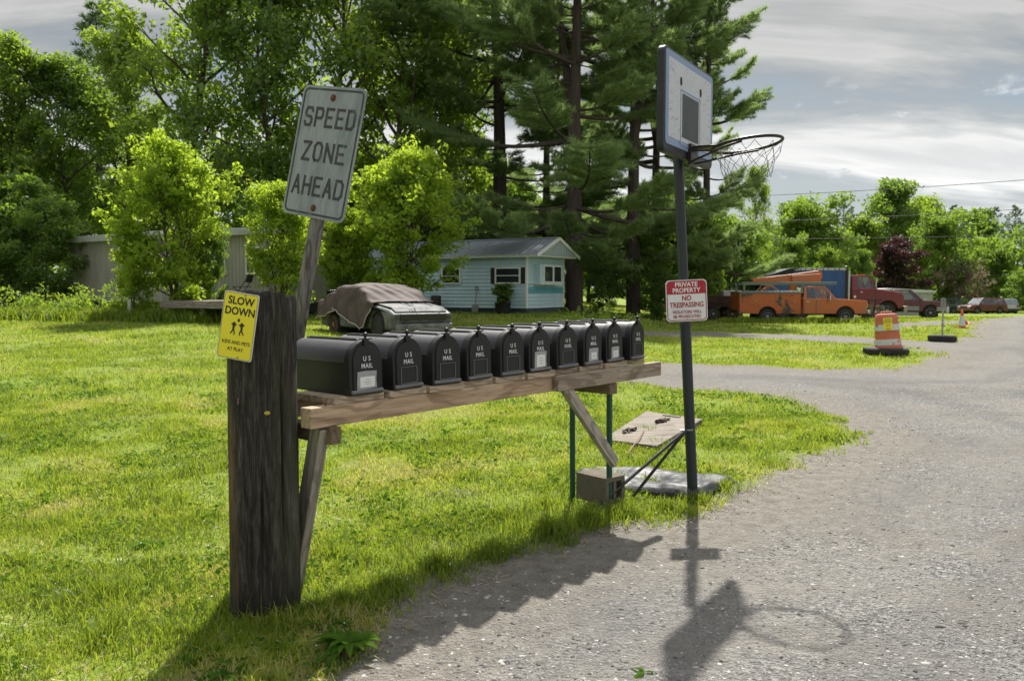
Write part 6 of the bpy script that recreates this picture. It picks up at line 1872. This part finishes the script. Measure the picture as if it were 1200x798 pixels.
def make_pine(key, mat, H, crown0, Rmax, whorls, seed, dens=1., nl=.22, nw=.022, two=False, far=False):
    rs_ = random.Random(seed); tb = MB()
    P = [Vector((.25 * mnoise.noise((seed, u * 2, 0)) * u * H * .12, .25 * mnoise.noise((seed, u * 2, 9)) * u * H * .12, H * u)) for u in np.linspace(0, 1, 13)]
    tb.tube(P, [max(.02, H * (.0165 if far else .0185) * (1 - u) ** .75) for u in np.linspace(0, 1, 13)], 12, False)
    stems = [P]
    if two:
        Q = [P[5].lerp(P[5], 0)]
        for i in range(1, 8): Q.append(P[5] + Vector((.9 * min(1, i / 2.5) + .1 * i, .3 * min(1, i / 3), H * .075 * i)))
        tb.tube(Q, [max(.02, H * .010 * (1 - i / 8)) for i in range(8)], 10, False); stems.append(Q)
    tufts = []; dirs = []
    for si, S in enumerate(stems):
        n = len(S) - 1
        wn = whorls if si == 0 else whorls // 2
        for w_ in range(wn):
            v = w_ / max(1, wn - 1); u = (crown0 + (1 - crown0) * v) if si == 0 else .25 + .75 * v
            f = min(u, .999) * n; i = int(f); o0 = S[i].lerp(S[i + 1], f - i)
            a0 = rs_.uniform(0, 6)
            k = rs_.randint(4, 6) if not far else 5
            for b_ in range(k):
                if rs_.random() < (.12 if far or v < .1 else .29): continue
                az = a0 + 2 * math.pi * b_ / k + rs_.uniform(-.35, .35)
                L = ((Rmax * (1 - v) ** .62 + .5) if far else Rmax * (.40 + .60 * (1 - v ** 2.2)) * (.8 + .35 * math.sin(w_ * 2.1 + seed))) * rs_.uniform(.5, 1.12) * (1 if si == 0 else .7)
                if v < .12: L *= .95
                o = o0 + Vector((0, 0, rs_.uniform(-.35, .35)))
                el = R((-4 if far else -1) + 45 * v ** 1.5 + rs_.uniform(-8, 8))
                h = Vector((math.cos(az), math.sin(az), 0)); pts = []; m = 8
                for j in range(m + 1):
                    s_ = j / m
                    pts.append(o + h * (L * s_ * math.cos(el)) + Vector((0, 0, L * s_ * math.sin(el) - .10 * L * math.sin(s_ * math.pi) * (1 - v) + .10 * L * s_ ** 3)) + Vector((-h.y, h.x, 0)) * (.05 * L * mnoise.noise((az * 3, s_ * 2, w_))))
                r0 = .016 * L + .012
                tb.tube(pts, [r0 * (1 - .88 * j / m) + .004 for j in range(m + 1)], 5, False)
                # flat spray of side shoots over the outer two thirds
                ns = int((6 + L * 2.6) * dens)
                for q in range(ns):
                    s_ = (.28 if far else .46) + (.72 if far else .54) * (q + rs_.random()) / ns
                    fj = min(s_ * m, m - .001); j = int(fj); p0 = pts[j].lerp(pts[j + 1], fj - j)
                    side = 1 if q % 2 else -1
                    l2 = L * (.16 + .26 * (1 - s_)) * rs_.uniform(.6, 1.2) + .12
                    d = (h * rs_.uniform(.5, 1.) + Vector((-h.y, h.x, 0)) * side * rs_.uniform(.5, 1.) + Vector((0, 0, rs_.uniform(-.05, .28)))).normalized()
                    if not far: tb.tube([p0, p0 + d * l2], [.010, .004], 3, False)
                    nt_ = max(2, int(l2 / (.16 if not far else .32)))
                    for z in range(nt_):
                        e = (z + 1) / nt_
                        tufts.append(p0 + d * l2 * e + Vector((0, 0, rs_.uniform(-.03, .06)))); dirs.append(d)
                tufts.append(pts[-1]); dirs.append(h)
    T = np.array([tuple(t) for t in tufts]); D = np.array([tuple(d) for d in dirs])
    nn = 22 if not far else 9
    I = np.repeat(np.arange(len(T)), nn); k = len(I)
    d = D[I] * .75 + rng.normal(size=(k, 3)) * .55; d[:, 2] += .28
    d /= np.linalg.norm(d, axis=1, keepdims=True)
    s = np.cross(d, rnd_dirs(k)); s /= np.linalg.norm(s, axis=1, keepdims=True) + 1e-9
    Ln = (nl * rng.uniform(.65, 1.2, k))[:, None]; o = T[I] + rng.normal(size=(k, 3)) * .03
    PV = np.stack([o - s * nw * .5, o + s * nw * .5, o + d * Ln], 1).reshape(-1, 3); F = 3 * np.arange(k)[:, None] + np.arange(3)[None]
    tr = tb.build('trunk', M_pinebark, None, 60); cr = npmesh('crown', PV, [F], mat)
    KINDS[key] = (tr.data, cr.data, H)
    bpy.data.objects.remove(tr); bpy.data.objects.remove(cr)
make_pine('pine', L_needle, 24, .17, 7.8, 17, 5, 1.6, .34, .030, True)
make_pine('pine2', L_needle, 23, .15, 7.2, 16, 9, 1.6, .34, .030, True)
make_pine('spruce', L_farneedle, 18, .06, 3.4, 30, 13, .7, .35, .06, False, True)
make_pine('farpine', L_farneedle, 18, .18, 4.4, 18, 17, .6, .40, .09, False, True)

def plant_tree(key, px, D, top, label, cat='tree', group=None, wide=1., name=None, rz=None, sink=.05, base=None, tilt=0):
    tr, cr, H = KINDS[key]
    g_ = on(px, D); g_.z = float(ground_at(g_.x, g_.y)) - sink
    ztop = EYE + (340 - top) / 1000 * D
    s = (ztop - g_.z) / H
    t = root(name or {'pine': 'pine_tree', 'pine2': 'pine_tree', 'farpine': 'pine_tree', 'spruce': 'spruce_tree', 'low': 'shrub', 'pink': 'shrub', 'clip': 'potted_shrub'}.get(key, 'leafy_tree'), g_, label, cat, group, rng.uniform(0, 6.28) if rz is None else rz)
    t.rotation_euler[0] = tilt
    t.scale = (s * wide, s * wide, s)
    for nm, me in (('trunk', tr), ('crown', cr)):
        o = bpy.data.objects.new(nm, me); COL.objects.link(o); o.parent = t
    return t

# tall leafy wall behind the trailers
plant_tree('maple', -60, 43, 95, 'tall dark leafy tree at the very left edge beyond the lawn', wide=1.1)
plant_tree('ash', 22, 44, 62, 'tall leafy tree at the left, rising above the dark shrubs', wide=.95)
plant_tree('maple', 82, 46, 82, 'broad leafy tree left of the dark spruce top', wide=.9)
plant_tree('spruce', 122, 62, 22, 'dark spruce whose bare tip stands above the leafy trees at the left')
plant_tree('ash', 158, 50, 45, 'leafy tree above the left bright green shrub', wide=.8)
plant_tree('open', 232, 47, -75, 'tall open branched leafy tree left of the road sign, sky showing through', wide=1.0)
plant_tree('maple', 318, 46, -55, 'tall dark leafy tree directly behind the road sign', wide=.85)
plant_tree('open', 395, 49, -95, 'tall open leafy tree just right of the road sign', wide=.95)
plant_tree('ash', 470, 48, -70, 'tall light green leafy tree left of the great pine', wide=.9)
plant_tree('ash', 520, 56, 5, 'leafy tree showing between the road sign trees and the great pine', wide=.85)
# second rank, deep in shade
k = 0
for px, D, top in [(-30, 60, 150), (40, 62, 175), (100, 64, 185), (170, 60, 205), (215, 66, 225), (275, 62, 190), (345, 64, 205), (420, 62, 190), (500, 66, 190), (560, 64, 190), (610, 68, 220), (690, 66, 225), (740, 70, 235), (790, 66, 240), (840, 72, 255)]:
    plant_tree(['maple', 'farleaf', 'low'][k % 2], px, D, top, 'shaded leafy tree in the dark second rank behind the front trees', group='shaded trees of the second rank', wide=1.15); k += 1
# dark undergrowth on the left and behind the homes
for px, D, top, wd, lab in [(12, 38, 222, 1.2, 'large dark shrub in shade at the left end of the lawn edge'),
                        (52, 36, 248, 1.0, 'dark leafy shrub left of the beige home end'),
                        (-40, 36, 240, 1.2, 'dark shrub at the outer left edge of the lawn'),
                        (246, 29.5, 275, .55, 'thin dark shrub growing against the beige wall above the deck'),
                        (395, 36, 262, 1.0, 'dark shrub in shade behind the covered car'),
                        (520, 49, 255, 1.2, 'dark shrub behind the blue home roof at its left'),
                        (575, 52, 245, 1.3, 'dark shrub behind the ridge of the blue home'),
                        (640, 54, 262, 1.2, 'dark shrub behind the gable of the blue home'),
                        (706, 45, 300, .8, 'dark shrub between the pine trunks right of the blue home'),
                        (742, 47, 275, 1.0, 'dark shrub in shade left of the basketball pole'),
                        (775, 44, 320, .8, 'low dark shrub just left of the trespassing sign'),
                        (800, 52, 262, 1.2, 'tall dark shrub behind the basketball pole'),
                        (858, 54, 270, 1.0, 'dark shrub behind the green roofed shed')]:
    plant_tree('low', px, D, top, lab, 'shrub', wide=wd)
plant_tree('farmid', 826, 47, 268, 'mid green sapling right of the basketball pole', 'tree', wide=.55)
plant_tree('round', 843, 64, 292, 'sunlit yellow green shrub beyond the green roofed shed', 'shrub', wide=.9, name='shrub')
plant_tree('round', 610, 70, 262, 'sunlit green foliage glimpsed above the blue home roof', 'tree', wide=1.0)
# bright young box elders in the sun
plant_tree('boxelder', 206, 28, 172, 'bright yellow green young tree left of the road sign, in front of the beige home', wide=.90, rz=.6)
plant_tree('boxelder2', 330, 28.5, 222, 'bright yellow green young tree behind the foot of the road sign', wide=.95, rz=2.)
plant_tree('boxelder', 474, 31.5, 178, 'bright green young tree right of the road sign, behind the covered car', wide=1.0, rz=3.6)
plant_tree('boxelder2', 408, 32, 250, 'smaller bright green young tree behind the tarpaulin', wide=.9, rz=5)
plant_tree('boxelder2', 158, 27.5, 268, 'low bright green bush at the foot of the left young tree', 'bush', wide=.85, rz=1.2, name='bush')
# pines
plant_tree('pine', 673, 42.5, -175, 'great white pine with thick dark trunk right of the blue home', wide=1.05, rz=1.9)
plant_tree('pine2', 742, 46, -120, 'second white pine, left of the basketball pole', wide=.95, rz=.4)
plant_tree('pine2', 585, 50, -110, 'white pine standing behind the left half of the blue home', wide=1.2, rz=4.4)
plant_tree('pine2', 826, 49, -75, 'white pine at the right edge of the pine stand, behind the backboard', wide=.66, rz=2.1)
plant_tree('pine2', 640, 52, -60, 'slim trunked white pine standing left of the great pine, behind the blue home gable', wide=.7, rz=5.5)
plant_tree('pine', 768, 53, -95, 'slim white pine just left of the backboard', wide=.7, rz=3.3)
# right of the hoop
plant_tree('open', 884, 60, 200, 'slender open tree with sparse leafy limbs right of the hoop', wide=.55, rz=1)
plant_tree('farpine', 900, 75, 262, 'dark pine beyond the orange truck tail', wide=.8)
far = [('farleaf', 930, 96, 248, 1., 'dark leafy tree beyond the round bright tree, on its left'),
       ('round', 948, 84, 262, 1.05, 'round bright green tree beyond the blue box truck'),
       ('farpine', 985, 118, 240, .9, 'far pine between the round bright tree and the big leafy tree'),
       ('farmid', 1008, 118, 262, .9, 'leafy tree left of the biggest far tree'),
       ('farleaf', 1045, 122, 226, 1.0, 'biggest leafy tree rising beyond the maroon truck'),
       ('farmid', 1080, 128, 240, .9, 'leafy tree at the right shoulder of the biggest far tree'),
       ('farpine', 1114, 132, 246, 1.1, 'broad far pine right of the biggest leafy tree'),
       ('farleaf', 1142, 136, 258, 1., 'far dark leafy tree between two pines at the right'),
       ('farpine', 1162, 134, 248, .9, 'tall far pine second from the right edge'),
       ('farpine', 1186, 126, 246, .9, 'tall far pine close to the right edge of the picture'),
       ('farpine', 1212, 124, 250, 1.1, 'far pine cut by the right edge of the picture'),
       ('round', 1098, 104, 275, .85, 'bright green tree behind the bare pinkish shrub'),
       ('farmid', 1148, 118, 286, .7, 'slim mid green tree right of the bright green tree'),
       ('round', 1166, 110, 306, .9, 'low bright green tree behind the wine red suv'),
       ('purple', 1047, 84, 291, .95, 'dark purple leaved tree beyond the maroon cab'),
       ('farmid', 890, 72, 288, .7, 'leafy tree behind the dark end of the blue box'),
       ('round', 925, 76, 296, .8, 'green tree peeping over the blue box body'),
       ('farmid', 968, 78, 296, .75, 'leafy tree over the front end of the blue box'),
       ('farleaf', 1010, 80, 300, .7, 'dark leafy tree just behind the maroon cab roof'),
       ('farmid', 1075, 104, 305, .7, 'dark green tree between the purple tree and the bright tree')]
for key, px, D, top, wd, lab in far: plant_tree(key, px, D, top, lab, wide=wd)
plant_tree('pink', 1124, 102, 319, 'dry pinkish brown shrub behind the parked suvs', 'shrub', wide=1.0)
plant_tree('low', 1203, 98, 322, 'dark green shrub at the right edge beside the road end', 'shrub', wide=1.2)
plant_tree('purple', 1188, 103, 348, 'low burgundy bush right of the silver suv', 'bush', wide=1.2, name='bush')
plant_tree('low', 1240, 74, 320, 'dark shrub just outside the right edge of the road bend', 'shrub', wide=1.2)
for px, D, top in [(1270, 100, 240), (1330, 110, 235), (1400, 100, 240), (1480, 95, 230), (-140, 44, 60), (-220, 46, 70), (-310, 48, 60)]:
    plant_tree('maple', px, D, top, 'leafy tree of the surrounding woods outside the open view', group='woods around the open view')
q = wp(-.9, -.55)
pb = root('potted_shrub', q, 'clipped dark round shrub in a black tub at the corner of the blue home', 'potted shrub')
b = MB(); b.lathe([(.30, 0), (.36, .48), (.38, .5), (.33, .5), (.31, .4)], 20); b.build('tub', M_ink, pb, 40)
for nm, me in (('trunk', KINDS['clip'][0]), ('crown', KINDS['clip'][1])):
    o = bpy.data.objects.new(nm, me); COL.objects.link(o); o.parent = pb; o.location = (0, 0, .35); o.scale = (.85, .85, .62)

# the far woods all round, one unbroken mass
def far_woods():
    C = []
    for a_ in np.arange(-75, 255, 1.0):
        th = R(a_)
        for row in range(2):
            d = 132 + row * 22 + rng.uniform(-6, 6)
            h = rng.uniform(9, 14); cx_, cy_ = d * math.cos(th), d * math.sin(th)
            if cy_ < 40 and abs(cx_) < 60: continue
            k = 420
            z = rng.uniform(.03, 1, k); r_ = 3.4 * np.sqrt(np.maximum(.05, 1 - (1.6 * z - .7) ** 2)) * rng.uniform(.5, 1.1, k); t = rng.uniform(0, 6.28, k)
            C.append(np.stack([cx_ + r_ * np.cos(t), cy_ + r_ * np.sin(t), z * h - 1.2], 1))
    P, F = leaf_quads(np.concatenate(C), .75)
    tag(npmesh('far_woods', P, [F], L_dark), kind='stuff')
far_woods()

# tall weeds along the foot of the shrubs at the lawn's far left edge
def weedbank(pxs, D, n, h0):
    PP, FF, off = [], [], 0
    for px in pxs:
        g_ = on(px, D + rng.uniform(-.5, .5)); g_.z = float(ground_at(g_.x, g_.y)) - .03
        cl = [(g_ + Vector((rng.normal(0, .5), rng.normal(0, .3), abs(rng.normal(.3, .25)) * h0)), 1.) for _ in range(n)]
        P, F = leaf_quads(clouds_of_leaves(cl, 22, .25, .9), .13, .35, .3, -.4)
        PP.append(P); FF.append(F + off); off += len(P)
    tag(npmesh('undergrowth_weeds', np.concatenate(PP), [np.concatenate(FF)], L_mid), kind='stuff')
weedbank([20, 45, 60, 80, 95, 118, 135, 180, 205, 225, 420, 690, 705, 730], 27.8, 20, 1.2)
def blossoms(n):
    x, y, s = scatter(n, 3, 14, -.7, .4); k = len(x)
    z = ground_at(x, y) + rng.uniform(.03, .06, k); r_ = rng.uniform(.004, .008, k)
    base = np.array([(0, 0, 1), (1, 0, 0), (0, 1, 0), (-1, 0, 0), (0, -1, 0), (0, 0, -1)], float)
    tri = np.array([(0, 1, 2), (0, 2, 3), (0, 3, 4), (0, 4, 1), (5, 2, 1), (5, 3, 2), (5, 4, 3), (5, 1, 4)])
    W = base[None] * r_[:, None, None] + np.stack([x, y, z], 1)[:, None]
    return W.reshape(-1, 3), (tri[None] + 6 * np.arange(k)[:, None, None]).reshape(-1, 3)
bv, bf = blossoms(900)
tag(npmesh('clover_blossoms', bv, [bf], paint('clover_white', (.6, .6, .52), .8, amount=.2)), kind='stuff')
